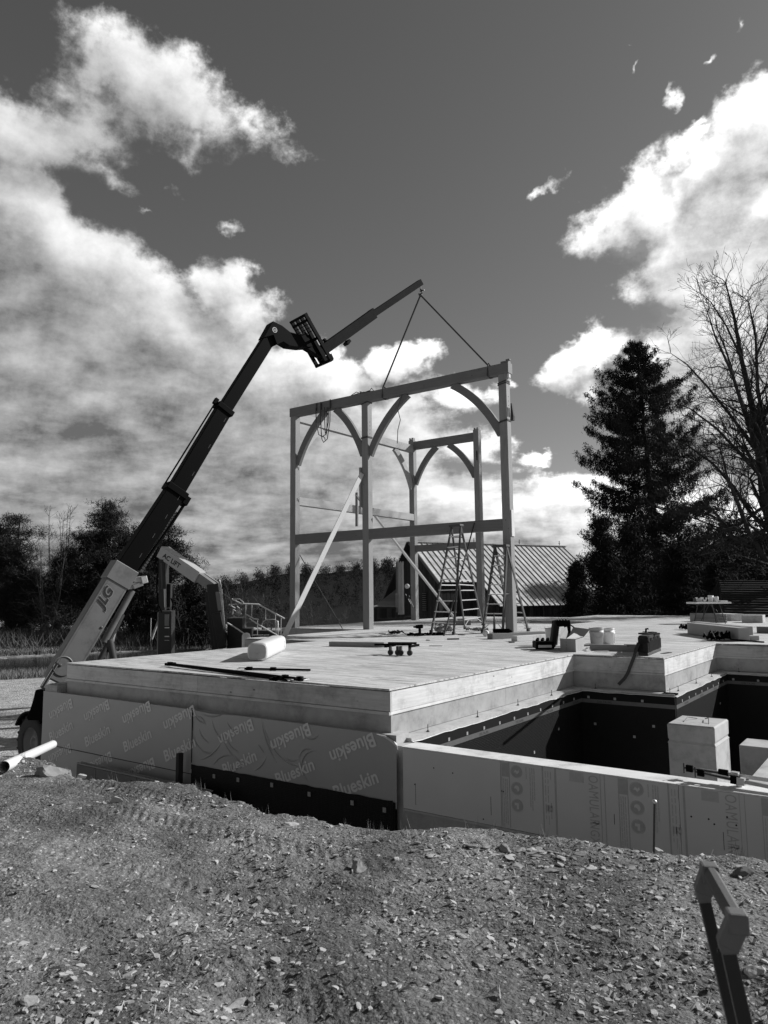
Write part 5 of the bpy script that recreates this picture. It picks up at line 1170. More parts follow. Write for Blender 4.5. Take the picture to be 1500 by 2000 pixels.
bar_on('plank', 'dark plank with a bolt hole lying between the box and the tool bag', 'plank', 1152, 1270, 1240, 1273, .09, .115, mat('plank_m', .26, .8, .2, 4, .2, 50, axis=0, knots=True))
rr_ = random.Random(8)
for k, (x0, y0, x1, y1) in enumerate(((1143,1270,1165,1267),(1146,1272,1158,1270),(1148,1267,1163,1264),(1162,1273,1190,1272.5),(1144,1265,1160,1266))):
    bar_on('wood_shim', 'thin wooden shim lying beside the cardboard box', 'shim', x0, y0, x1, y1, .05, .012, WX, z=.004*k, bev=0)['group'] = 'wooden shims beside the box'
# tool bag with hanging strap
tb = thing('tool_bag', 'black canvas tool bag at the deck edge with a strap hanging down', 'tool bag', onz(1264, 1282))
q1, q2_, q3 = onz(1247, 1279.5), onz(1266, 1281.5), onz(1291, 1271); q4 = q1+(q3-q2_)
def bagf(q):
    V = []; 
    for z, s_ in ((0, .97), (.03, 1.0), (.06, .99), (.20, 1.0), (.30, .98), (.335, .90)):
        c = (q1+q2_+q3+q4)/4
        ring = []
        for (a, b_) in ((q1, q2_), (q2_, q3), (q3, q4), (q4, q1)):
            for t in range(5): ring.append(a.lerp(b_, t/5))
        for k, p in enumerate(ring): V.append(c+(p-c)*s_*(1+.02*math.sin(k*2.1+z*30))+Vector((0,0,z)))
    n = 20; q.add(V, [(i*n+j, i*n+(j+1) % n, (i+1)*n+(j+1) % n, (i+1)*n+j) for i in range(5) for j in range(n)], True); q.add(V[-n:], [tuple(range(n))])
part('bag_body', CLOTH, tb, bagf)
part('bag_base', mat('bag_base_m', .03, .6, .2, 5, .1, 40), tb, lambda q: q.add([(p+(p-(q1+q3)/2)*.02)+Vector((0,0,z)) for z in (0, .055) for p in (q1, q2_, q3, q4)], [(0,1,5,4),(1,2,6,5),(2,3,7,6),(3,0,4,7),(4,5,6,7)]), bevel=.01)
PKT = mat('bag_pocket', .05, .85, .5, 14, .5, 50, bdist=.01)
for k in range(7):
    p = q2_.lerp(q3, (k+.6)/7.6); part('pocket', PKT, tb, lambda q: q.beam(p+Vector((.012,-.006,.07)), p+Vector((.012,-.006,.25+.05*(k % 2))), .045, .03, (q2_-q1)))
for k in range(3):
    p = q1.lerp(q2_, (k+.6)/3.2); part('pocket', CLOTH, tb, lambda q: q.beam(p+Vector((0,-.014,.06)), p+Vector((0,-.014,.22)), .09, .025, (0,1,0)))
part('bag_flap', CLOTH, tb, lambda q: [q.beam((q1+q4)/2+Vector((0,0,.345)), (q2_+q3)/2+Vector((0,0,.345)), .30, .03), q.beam((q1+q4)/2+Vector((.1,0,.365)), (q2_+q3)/2+Vector((0,.05,.36)), .12, .03)], bevel=.01)
part('handle', BLACK, tb, lambda q: q.tube([(q1+q3)/2+Vector((-.06,0,.35)), (q1+q3)/2+Vector((-.05,0,.43)), (q1+q3)/2+Vector((-.01,0,.43))], .018, 7))
e1 = onz(1237, 1281, .01); e2 = Vector((onz(1237, 1283).x, 12.775, -.0)); 
hs = [ony(1247, 1257, 12.95), ony(1243, 1265, 12.85), ony(1240, 1278, 12.77), ony(1236, 1289, 12.755), ony(1226, 1315, 12.75), ony(1220, 1325, 12.745), ony(1208, 1337, 12.70)]
part('shoulder_strap', STRAP, tb, lambda q: [q.beam(hs[k], hs[k+1], .055, .008, (0, 1, .2)) for k in range(6)])
part('shoulder_strap', STRAP, tb, lambda q: q.beam(onz(1225, 1262, .0)+cf_*.2, onz(1242, 1262, .28), .05, .012, cf_))
o = onz(1300, 1274); bar_on('tape_scrap', 'black flat tool lying right of the tool bag', 'tool', 1298, 1277, 1313, 1275, .08, .008, BLACK, bev=0)

# ------------------------------------------------------------------ folding table and far stacks
tbD = 24.6
ft = thing('folding_table', 'white folding table with crossed dark legs at the far right', 'table', onz(1385, 1219))
ta_, tb2, tc2, td2 = at(1342, 1177.5, 22.6), at(1412, 1182, 21.9), at(1424, 1177, 22.9), at(1358, 1173, 23.6)
zt_ = onz(1385, 1219); 
zt_top = .72
def tz(px, py): return onz(px, py, zt_top)
c1_, c2_ = onz(1385, 1219), None
Tc = onz(1386, 1217.5); La = cp*.62; Wa = cf_*.34
part('table_top', WHT, ft, lambda q: q.beam(Tc-La+cf_*.0+Vector((0,0,.70)), Tc+La+Vector((0,0,.70)), .74, .055), bevel=.015)
for sx_ in (-1, 1):
    for sy_ in (-1, 1): part('leg', GD, ft, lambda q: q.tube([Tc+La*sx_*.62+Wa*sy_+Vector((0,0,0)), Tc+La*sx_*.40+Wa*sy_*.8+Vector((0,0,.67))], .014, 6))
    part('leg_brace', GD, ft, lambda q: [q.tube([Tc+La*sx_*.52-Wa*.9+Vector((0,0,.25)), Tc+La*sx_*.52+Wa*.9+Vector((0,0,.25))], .010, 6), q.tube([Tc+La*sx_*.47+Vector((0,0,.4)), Tc+La*sx_*.02+Vector((0,0,.66))], .010, 6), q.tube([Tc+La*sx_*.05-Wa*.4+Vector((0,0,.66)), Tc+La*sx_*.5+Wa*.1+Vector((0,0,.02))], .012, 6)])
zo = Vector((0,0,.7275))
bucket(Tc+cp*.09+zo, .58, 'pale square-sided bucket standing on the folding table', WHT, handle=True)
hp = MB(); 
for k in range(16):
    r3 = random.Random(60+k); c = Tc-cp*.22+zo+cp*r3.uniform(-.2, .14)+cf_*r3.uniform(-.15, .1)+Vector((0,0,r3.uniform(.0, .10)))
    s_ = r3.uniform(.025, .05); hp.beam(c-cp*s_+Vector((0,0,s_)), c+cp*s_+Vector((0,0,s_)), s_*1.2, s_*1.5)
tag(hp.build('clutter_pile', WHT2, None, .008), 'pile of small pale tools and boxes on the left of the folding table', 'tools')
bk2 = MB(); bk2.beam(Tc+cp*.36+zo+Vector((0,0,.022)), Tc+cp*.6+zo+Vector((0,0,.022)), .3, .04); tag(bk2.build('white_tray', WHT, None, .008), 'white tray lying on the right end of the folding table', 'tray')
jr = MB(); jr.lathe([(0, 0), (.06, 0), (.06, .12), (.03, .15), (0, .15)], Tc-cp*.45+zo, n=12); tag(jr.build('jar', mat('jar_m', .08, .5, .2, 5, 0)), 'dark jar at the left end of the folding table', 'jar')
gl = MB(); gl.lathe([(0, 0), (.07, 0), (.075, .16), (.06, .18), (0, .18)], Tc+cp*.28+zo, n=12); tag(gl.build('jar', WHT2), 'pale jug just right of the bucket on the folding table', 'jug')
# crates under the table, lumber beyond
cr = thing('crate', 'low wooden crate on the deck behind the table legs', 'crate', onz(1395, 1213)); o = onz(1360, 1214.5); o2 = onz(1420, 1216)
for k in range(3): part('slat', mat('crate_wood', .25, .8, .3, 4, .2, 40, rnd=.2), cr, lambda q: q.beam(o+Vector((0,0,.06+.10*k)), o2+Vector((0,0,.06+.10*k)), .03, .075))
part('crate_side', mat('crate_wood', .25), cr, lambda q: [q.beam(o+cf_*.02, o+cf_*.5, .03, .5), q.beam(o2+cf_*.02, o2+cf_*.5, .03, .5), q.beam(o+cf_*.5+Vector((0,0,.15)), o2+cf_*.5+Vector((0,0,.15)), .03, .3)])
tmb = thing('timber_stack', 'big planed timbers stacked at the right edge of the deck', 'timber stack', onz(1430, 1240))
T1, T2 = onz(1368, 1236), onz(1472, 1250); nn_ = (T2-T1).normalized(); ss_ = Vector((-nn_.y, nn_.x, 0)); ss_ = ss_ if ss_.dot(cf_) > 0 else -ss_
TW = mat('stack_timber', .30, .75, .15, 3, .15, 40)
part('squared_timber', TW, tmb, lambda q: q.beam(T1+ss_*.12+Vector((0,0,.15)), T2+ss_*.12+Vector((0,0,.15)), .24, .30), bevel=.008)
part('squared_timber', TW, tmb, lambda q: q.beam(T1+ss_*.40+nn_*.5+Vector((0,0,.15)), T2+ss_*.40+nn_*.45+Vector((0,0,.15)), .24, .28), bevel=.008)
part('squared_timber', TW, tmb, lambda q: q.beam(T2+ss_*.12+nn_*.02+Vector((0,0,.06)), T2+ss_*.12+nn_*.36+Vector((0,0,.06)), .16, .10))
part('bolt_holes', BLKF, tmb, lambda q: [q.lathe([(0, 0), (.012, 0), (.012, .004), (0, .004)], T1.lerp(T2, f)-ss_*.0+Vector((0,0,z)), -ss_, 7, False) for f in (.55, .58, .61) for z in (.24, .27)])
heap('cable_heap', 'heap of black cables and straps in front of the big timbers at right', 'cables', 1402, 1251, .62, .22, BLACK, 26, 11, r_=.022)
heap('cable_heap', 'black tools and cable lying left of the big timber stack', 'cables', 1340, 1230, .55, .16, BLACK, 18, 12, r_=.022)
cbq = MB(); cbq.tube([onz(1415, 1249, .06), onz(1440, 1250, .03), onz(1465, 1252, .02), onz(1492, 1254, .02)], .016, 6); tag(cbq.build('cable', BLACK), 'black cable trailing right from the heap along the big timbers', 'cable')
bar_on('lying_timber', 'pale thick board lying at the far right corner of the deck', 'timber', 1449, 1216, 1490, 1216.5, .6, .26, WX)
bar_on('lying_timber', 'pale boards stacked behind the folding table crate', 'timber', 1395, 1211, 1428, 1213, .5, .25, WX)
bar_on('lumber', 'dark board end beyond the big timbers at the right edge', 'board', 1478, 1236, 1530, 1238, .2, .16, TX)
# clamps lying across the areaway wall
WT = AT
def cl2(pa, pb, label, seed):
    a = pa; b_ = pb; d = (b_-a).normalized(); t = thing('bar_clamp', label, 'clamp', a)
    part('bar', STEEL, t, lambda q: [q.beam(a+d*.12, b_, .006, .03), q.beam(a+d*.12+Vector((0,.012,0)), b_+Vector((0,.012,0)), .006, .03)])
    part('jaw', BLACK, t, lambda q: [q.beam(a+d*.28, a+d*.36, .035, .07), q.beam(a, a+d*.06, .03, .06)], bevel=.004)
    part('screw', DSTEEL, t, lambda q: q.tube([a-d*.02, a+d*.3], .009, 7).tube([a-d*.02+Vector((0,0,.04)), a-d*.02-Vector((0,0,.05))], .007, 6))
    part('slide', ALU, t, lambda q: q.beam(a.lerp(b_, .5)-d*.03, a.lerp(b_, .5)+d*.03, .05, .06))
    return t
cl2(ony(1340, 1500, 7.2), ony(1540, 1530, 7.15), 'steel bar clamp lying across the wall corner, farther one', 1)
cl2(ony(1362, 1508, 7.12), ony(1540, 1545, 7.05), 'steel bar clamp lying across the wall corner, nearer one', 2)
bar_on('spacer_block', 'small grey block propping the clamps on the areaway wall', 'block', 1438, 1537, 1450, 1538, .06, .05, ALU, z=AT)

# ------------------------------------------------------------------ stake and pipe near the bank
st = thing('rebar_stake', 'thin rebar stake with a cap in front of the foam wall', 'stake', ony(1277, 1652, 5.2))
a, b_ = ony(1277, 1668, 5.25), ony(1278.5, 1569, 5.25)
part('bar', DSTEEL, st, lambda q: q.tube([a, b_], .0075, 8)); part('cap', ALU, st, lambda q: q.lathe([(0, 0), (.014, 0), (.017, .012), (.012, .022), (0, .024)], b_, n=12))
pi_ = MB(); e1 = onz(20, 1492, GZ+.02); e2 = at(103, 1454, (ony(100, 1454, 5.4)-Vector(CAM)).dot(Vector(M[2])))
dd_ = (e2-e1).normalized()
pi_.tube([e1-dd_*.3, e2], .052, 24, cap=False); pi_.tube([e2, e1-dd_*.3], .047, 24, cap=False)
pi_.lathe([(.047, 0), (.052, 0)], e2, dd_, 24, False)
tag(pi_.build('pipe', WHT), 'white plastic pipe end sticking out over the bank at left', 'pipe')

# ------------------------------------------------------------------ trolley handle in the foreground
tr = thing('tool_trolley', 'black telescopic trolley handle with grey grip in the near right corner', 'trolley', (onz(1465, 2150, GZ).x, onz(1465, 2150, GZ).y, GZ))
GRP = mat('grip_grey', .13, .55, .15, 30, .15, 200); GR2 = mat('grip_rubber', .085, .75, .15, 40, .2, 260); TUB = mat('tube_black', .006, .35, .1, 5, 0, spec=.4)
ga = at(1386, 1704, 1.62); gb = at(1440, 1800, 1.36); gd = (gb-ga).normalized()
ea = at(1372, 1742, 1.62); eb = at(1420, 1846, 1.36)
la = at(1459, 2110, 1.50); lb = at(1479, 2110, 1.30)
gu_ = Vector((0,0,1)); gu_ = (gu_-gd*gu_.z).normalized()
def ring(p, d, w, h, upv):
    u = Vector(upv); u = (u-d*u.dot(d)).normalized(); r_ = d.cross(u); c = .3
    return [p+r_*(w*a)+u*(h*b_) for a, b_ in ((-.5,-.2),(-.2,-.5),(.2,-.5),(.5,-.2),(.5,.2),(.2,.5),(-.2,.5),(-.5,.2))]
def loft(q, secs):
    V = [p for s_ in secs for p in s_]; n = 8; q.add(V, [(i*n+j, i*n+(j+1) % n, (i+1)*n+(j+1) % n, (i+1)*n+j) for i in range(len(secs)-1) for j in range(n)]); q.add(secs[0], [tuple(range(7, -1, -1))]); q.add(secs[-1], [tuple(range(8))])
def d2(a, b_): return (b_-a).normalized()
part('grip', GR2, tr, lambda q: loft(q, [ring(ga.lerp(gb, f), gd, .030, .034, gu_) for f in (.08, .5, .93)]))
for (g_, e_, l_, sg2) in ((ga, ea, la, -1), (gb, eb, lb, 1)):
    gi_ = g_.lerp(ga if sg2 > 0 else gb, .08)
    part('grip_elbow', GRP, tr, lambda q: [q.beam(e_+(g_-e_)*-.06, g_+(g_-e_).normalized()*.008, .038, .034, gd), q.beam(gi_, g_+gd*sg2*.020, .036, .038, gu_), q.beam(e_+(e_-l_).normalized()*.012, e_.lerp(l_, .06), .030, .032, gd)], bevel=.005)
    part('screw', TUB, tr, lambda q: q.lathe([(0, 0), (.005, 0), (.004, .002), (0, .002)], e_.lerp(l_, .05)-(gu_.cross(gd)).normalized()*.017*(1 if gu_.cross(gd).dot(Vector(CAM)-e_) < 0 else -1), (gu_.cross(gd))*(-1 if gu_.cross(gd).dot(Vector(CAM)-e_) < 0 else 1), 10))
    part('tube', TUB, tr, lambda q: q.beam(e_, l_, .025, .025, gd), bevel=.003)
part('channel_edge', mat('tube_edge', .03, .4, .1, 5, 0), tr, lambda q: q.beam(eb.lerp(lb, .05)-gd*.014, lb-gd*.014, .003, .006, gd))
lw_ = (la+lb)/2; 
part('case_body', BLACK, tr, lambda q: q.box((lw_.x-.05, lw_.y-.25, GZ+.03), (lw_.x+.30, lw_.y+.22, GZ+.34)), bevel=.02)
for s_ in (-1, 1): part('wheel', RUB, tr, lambda q: q.lathe([(0, -.02), (.07, -.02), (.07, .02), (0, .02)], (lw_.x+.02, lw_.y+.24*s_, GZ+.07), (0,1,0), 16, False))

# ------------------------------------------------------------------ far hills
def fromcol(px, dist, z):
    """point at the azimuth of photo column px, horizontal distance dist, height z"""
    d = dirw(px, 1160); h = math.hypot(d[0], d[1]); return (d[0]/h*dist, d[1]/h*dist, z)
def ridge_z(px, py, dist):
    d = dirw(px, py); return H+dist*d[2]/math.hypot(d[0], d[1])
def hill(name, prof, d0, d1, label=None, seed=1):
    pxs = np.array([p[0] for p in prof], float); pys = np.array([p[1] for p in prof], float)
    cols = np.linspace(pxs[0], pxs[-1], 90); n = 16; V = []
    for c in cols:
        zr = ridge_z(c, float(np.interp(c, pxs, pys)), d1)
        for k in range(n+1):
            f = k/n; dist = d0+(d1-d0)*f; z = PZ-.5+(zr-PZ)*(f**1.15)*(.97+.06*mnoise.noise(Vector((c*.01, f*3, seed)))) if k else PZ-1.5
            V.append(fromcol(c, dist, z))
        V.append(fromcol(c, d1*1.5, zr-8))
    m_ = n+2; Fq = np.array([(i*m_+j, (i+1)*m_+j, (i+1)*m_+j+1, i*m_+j+1) for i in range(len(cols)-1) for j in range(m_-1)])
    o = npmesh(name, np.array(V), Fq, WOODS, smooth=True); o['kind'] = 'structure'
    return np.array(V).reshape(len(cols), m_, 3), cols
HP = [(a_, b_+5) for a_, b_ in [(-500,1120),(-100,1140),(0,1150),(200,1150),(330,1146),(400,1142),(440,1136),(480,1128),(520,1120),(560,1112),(620,1112),(680,1106),(720,1102),(770,1098),(850,1094),(950,1096),(1100,1098),(1300,1090),(1500,1060),(1800,1045),(2300,1060)]]
HV, hc = hill('hill', HP, 74, 420)
HV2, hc2 = hill('hill', [(1340,1085),(1380,1062),(1410,1040),(1440,1030),(1500,1030),(1600,1035),(1800,1040),(2200,1080)], 70, 120, seed=5)
def crowns(name, pts, m, label, seed, bare=False, tri=120):
    """far-off wood: every crown is a loose cloud of small faces"""
    rs = np.random.RandomState(seed); V = []
    for (x, y, z, h, w) in pts:
        n = tri; u = rs.randn(n, 3); u /= np.linalg.norm(u, axis=1)[:, None]; r_ = rs.rand(n)**.4
        c = u*r_[:, None]*np.array([w, w, h*.5])+np.array([x, y, z+h*.55])
        s = h*(.045 if bare else .045); 
        d = rs.randn(n, 3)*s; e = rs.randn(n, 3)*s*(.12 if bare else .7)
        if bare: d[:, 2] = np.abs(d[:, 2])*2.6; d[:, :2] *= .5
        V.append(np.stack([c-d, c+d, c+e], 1).reshape(-1, 3))
    V = np.concatenate(V); tag(npmesh(name, V, np.arange(len(V)).reshape(-1, 3), m), label, 'woods', kind='stuff')
rs = np.random.RandomState(4); P1_ = []; P2_ = []; P3_ = []
for k in range(6500):
    i = rs.randint(len(hc)-1); j = rs.rand()**.8*15.9+.05; a = HV[i, int(j)]; b_ = HV[i, int(j)+1]; f = j-int(j); p = a+(b_-a)*f
    c = hc[i]
    if c < 380 or c > 1500: 
        if rs.rand() < .55: continue
    dist_ = math.hypot(p[0], p[1]); h = rs.uniform(.010, .019)*dist_
    if dist_ < 110: h *= .6
    (P1_ if rs.rand() < .38 else P2_).append((p[0]+rs.randn()*1.5, p[1]+rs.randn()*1.5, p[2]-.3, h, h*rs.uniform(.3, .5)))
for k in range(260):
    i = rs.randint(len(hc)-1); p = HV[i, 16]; h = rs.uniform(2.5, 5)*(1.5 if 520 < hc[i] < 570 else 1); P1_.append((p[0]+rs.randn(), p[1]+rs.randn(), p[2]-1, h, h*.38))
crowns('far_evergreens', P1_, NEED, 'dark far-off evergreens covering the wooded hill', 1)
crowns('far_bare_woods', P2_, mat('bare_crowns', .03, .95, .6, .15, 0, spec=.05), 'grey leafless woods covering the far hillside', 2, True, 90)
for k in range(320):
    i = rs.randint(len(hc2)-1); j = rs.rand()*15.9; p = HV2[i, int(j)+1]; h = rs.uniform(2, 5); P3_.append((p[0]+rs.randn()*.8, p[1]+rs.randn()*.8, p[2]-.4, h, h*.45))
crowns('near_hill_woods', P3_, NEED, 'dark scrubby woods on the near hill behind the bare tree', 3, tri=160)

# ------------------------------------------------------------------ trees
def tri_cloud(C, n_per, size, seed, droop=0, flat=1.0, thin=.22):
    """needle sprays: thin triangles about the points C (n,3)"""
    rs = np.random.RandomState(seed); C = np.repeat(C, n_per, 0); n = len(C)
    d = rs.randn(n, 3); d[:, 2] *= flat; d[:, 2] -= droop; d /= np.linalg.norm(d, axis=1)[:, None]
    s = size*(.5+rs.rand(n)); C = C+rs.randn(n, 3)*size*.5
    w = np.cross(d, rs.randn(n, 3)); w /= np.linalg.norm(w, axis=1)[:, None]+1e-9
    return np.stack([C-w*(s*thin)[:, None], C+w*(s*thin)[:, None], C+d*s[:, None]], 1).reshape(-1, 3)
def seg_tubes(segs, n=4):
    """segs: (p, q, r0, r1) -> one numpy mesh of thin tapered tubes"""
    S = np.array([list(a)+list(b) for a, b, r0, r1 in segs]); r0 = np.array([s[2] for s in segs]); r1 = np.array([s[3] for s in segs])
    p, q = S[:, :3], S[:, 3:]; d = q-p; d /= np.linalg.norm(d, axis=1)[:, None]+1e-9
    u = np.cross(d, np.where(np.abs(d[:, 2:3]) < .9, [[0, 0, 1.]], [[1., 0, 0]])); u /= np.linalg.norm(u, axis=1)[:, None]; w = np.cross(d, u)
    V = []
    for e, r_ in ((p, r0), (q, r1)):
        for k in range(n):
            t = 2*math.pi*k/n; V.append(e+(u*math.cos(t)+w*math.sin(t))*r_[:, None])
    V = np.stack(V, 1).reshape(-1, 3); base = np.arange(len(segs))[:, None]*2*n
    Fq = np.concatenate([np.stack([base[:, 0]+k, base[:, 0]+(k+1) % n, base[:, 0]+n+(k+1) % n, base[:, 0]+n+k], 1) for k in range(n)])
    return V, Fq
def add_tree(name, label, base, crown, crown_m, segs, cname='crown', group=None, n=5):
    t = thing(name, label, 'tree', base, group)
    o = np.array(base)
    if segs:
        V, Fq = seg_tubes(segs, n); npmesh('trunk', V-o, Fq, BARK, t, True)
    if crown is not None: npmesh(cname, crown-o, np.arange(len(crown)).reshape(-1, 3), crown_m, t)
    return t
# the tall spruce
def spruce(base, top, prof, seed, label):
    rs = np.random.RandomState(seed); b = np.array(base); tp = np.array(top); Hh = tp[2]-b[2]; segs = []; C = []; 
    n = 14; pts = [b+(tp-b)*(k/n)+np.array([rs.randn()*.06, rs.randn()*.06, 0]) for k in range(n+1)]
    for k in range(n): segs.append((pts[k], pts[k+1], .34*(1-k/n)**.8+.03, .34*(1-(k+1)/n)**.8+.03))
    nb = 300
    for k in range(nb):
        f = (k+.5)/nb; f = f**.92; z = b[2]+Hh*(.06+.93*f); c = b+(tp-b)*(.06+.93*f)
        L = float(np.interp((tp[2]-z), prof[0], prof[1]))*rs.uniform(.55, 1.12)
        if rs.rand() < .07: L *= 1.2
        a = rs.rand()*6.283; dr = np.array([math.cos(a), math.sin(a), 0]); m = 7; P = []
        rise = .35*(f**2); sag = .30*(1-f)+.08
        for j in range(m+1):
            t = j/m; P.append(c+dr*L*t+np.array([0, 0, L*(rise*t-sag*math.sin(t*2.0)*.9+.22*t**3)]))
        for j in range(m): segs.append((P[j], P[j+1], .035*(1-j/m)+.008, .035*(1-(j+1)/m)+.006))
        side = np.array([-dr[1], dr[0], 0])
        ns = int(10+L*11)
        for j in range(ns):
            t = rs.uniform(.12, 1)**.8; i0 = min(int(t*m), m-1); p = P[i0]+(P[i0+1]-P[i0])*(t*m-i0); wd = (1-t*.8)*L*.30
            s_ = rs.uniform(-1, 1); q = p+side*s_*wd+np.array([0, 0, -abs(s_)*wd*.25])
            for h_ in range(3): C.append(q+np.array([0, 0, -rs.rand()**1.5*.62*(.4+.6*(1-f))]))
    C = np.array(C); print('spruce pts', len(C))
    return add_tree('spruce_tree', label, base, tri_cloud(C, 5, .20, seed, droop=1.5, thin=.13), NEED, segs)
DS = 60.0
sb = at(1297, 1215, DS); sb = (sb.x, sb.y, PZ); stp = tuple(at(1241, 664, DS))
k_ = DS/F
spruce(sb, stp, (np.array([0, 30, 60, 100, 150, 200, 260, 330, 420, 520, 640])*k_, np.array([6, 32, 52, 92, 108, 120, 132, 152, 172, 190, 200])*k_), 3, 'tall dark spruce with drooping branches beside the barn')
# small evergreens at the foot of the spruce
def conifer_blob(name, label, px, d, wpx, ypx, seed, m=NEED, dens=1.0, group=None, sz=.2):
    rs = np.random.RandomState(seed); b = at(px, 1200, d); b = np.array([b.x, b.y, PZ]); top = at(px, ypx, d).z; Hh = top-PZ; w = wpx*d/F
    segs = [(b, b+np.array([0, 0, Hh*.95]), .2, .05)]; C = []
    for k in range(int(80*dens)):
        f = rs.rand(); a = rs.rand()*6.283; L = w*(1-f)**.7*rs.uniform(.5, 1.1); p0 = b+np.array([0, 0, Hh*(.08+.9*f)]); dr = np.array([math.cos(a), math.sin(a), rs.uniform(-.1, .35)])
        segs.append((p0, p0+dr*L, .04, .01))
        for j in range(22): C.append(p0+dr*L*rs.uniform(.2, 1)+rs.randn(3)*np.array([.25, .25, .14])*w*.4)
    return add_tree(name, label, tuple(b), tri_cloud(np.array(C), 10, sz, seed, .3, thin=.10), m, segs, group=group)
conifer_blob('evergreen_shrub', 'low dark evergreen bush at the foot of the spruce beside the barn eave', 1130, 39.5, 46, 1095, 11, dens=1.3)
conifer_blob('evergreen_shrub', 'dark evergreen standing in front of the barn end below the spruce', 1182, 42, 78, 1010, 15, dens=1.6)
conifer_blob('evergreen_shrub', 'dark evergreen thicket right of the spruce behind the folding table', 1330, 43, 80, 1060, 12, dens=1.3)
conifer_blob('evergreen_shrub', 'dark evergreen bush under the middle of the spruce', 1235, 46, 90, 1020, 13, dens=1.3)
conifer_blob('evergreen_shrub', 'dark evergreen bush between the thicket and the shingled building', 1400, 50, 60, 1100, 14)
# white pines over the pond
def pine(label, px, d, ytop, wpx, seed, crown_lo=.22, leanpx=0, dens=1.0, sz=.30):
    rs = np.random.RandomState(seed); b = at(px, 1240, d); b = np.array([b.x, b.y, PZ+.2]); tp = np.array(at(px+leanpx, ytop, d)); Hh = tp[2]-b[2]; w = wpx*d/F; segs = []; C = []
    nt = rs.randint(2, 4)
    for s_ in range(nt):
        e = tp+np.array([rs.randn()*w*.25, rs.randn()*w*.25, -Hh*.12*s_]); n = 8; st_ = b+np.array([rs.randn()*.4, rs.randn()*.4, 0])
        P = [st_+(e-st_)*(k/n)+rs.randn(3)*np.array([.15, .15, 0]) for k in range(n+1)]
        for k in range(n): segs.append((P[k], P[k+1], .26*(1-k/n)+.04, .26*(1-(k+1)/n)+.04))
        for k in range(int(44*dens)):
            f = rs.uniform(crown_lo, 1.0); i0 = min(int(f*n), n-1); p0 = P[i0]+(P[i0+1]-P[i0])*(f*n-i0)
            shape = math.sin(min(1, (1.04-f)/.60)*math.pi/2)**.8; L = w*shape*rs.uniform(.45, 1.1)
            a = rs.rand()*6.283; dr = np.array([math.cos(a), math.sin(a), rs.uniform(.05, .55)]); q = p0+dr*L
            mid = p0+dr*L*.5+np.array([0, 0, -.12*L]); segs.append((p0, mid, .06, .035)); segs.append((mid, q, .035, .012))
            for j in range(5):
                c = p0+dr*L*rs.uniform(.45, 1.05)+rs.randn(3)*np.array([.5, .5, .2])
                for h_ in range(9): C.append(c+rs.randn(3)*np.array([.42, .42, .17]))
    return add_tree('pine_tree', label, tuple(b), tri_cloud(np.array(C), 9, sz*.85, seed, -.3, thin=.09), NEEDP, segs)
pine('dense pine at the left edge beyond the pond', 20, 72, 1004, 62, 21, .08)
pine('second pine at the left edge, half out of the frame', -45, 76, 1010, 60, 27, .08)
pine('broad pine with a domed top between the bare tree and the boom', 178, 74, 986, 78, 22, .16, 4, 1.3)
pine('pine partly hidden behind the black boom sections', 262, 76, 1025, 62, 23, .10, -2, 1.1)
pine('pine with spiky right side behind the folding crane', 335, 70, 1030, 56, 24, .05, -2, 1.25)
pine('low pine filling the gap behind the pale boom section', 115, 80, 1085, 60, 25, .05)
for k, (px, d, y, w) in enumerate(((285,66,1120,60),(375,64,1105,45),(60,84,1120,70),(215,82,1100,60),(330,62,1160,60),(395,60,1190,45))):
    conifer_blob('young_evergreen', ('bushy young evergreen below the pale crane boom','young evergreen right of the crane mast','young evergreen between the two left pines','young evergreen behind the outer boom section','low evergreen at the foot of the crane mast','low evergreen between crane mast and arm')[k], px, d, w, y, 40+k, NEEDP, 1.1, None, .34)
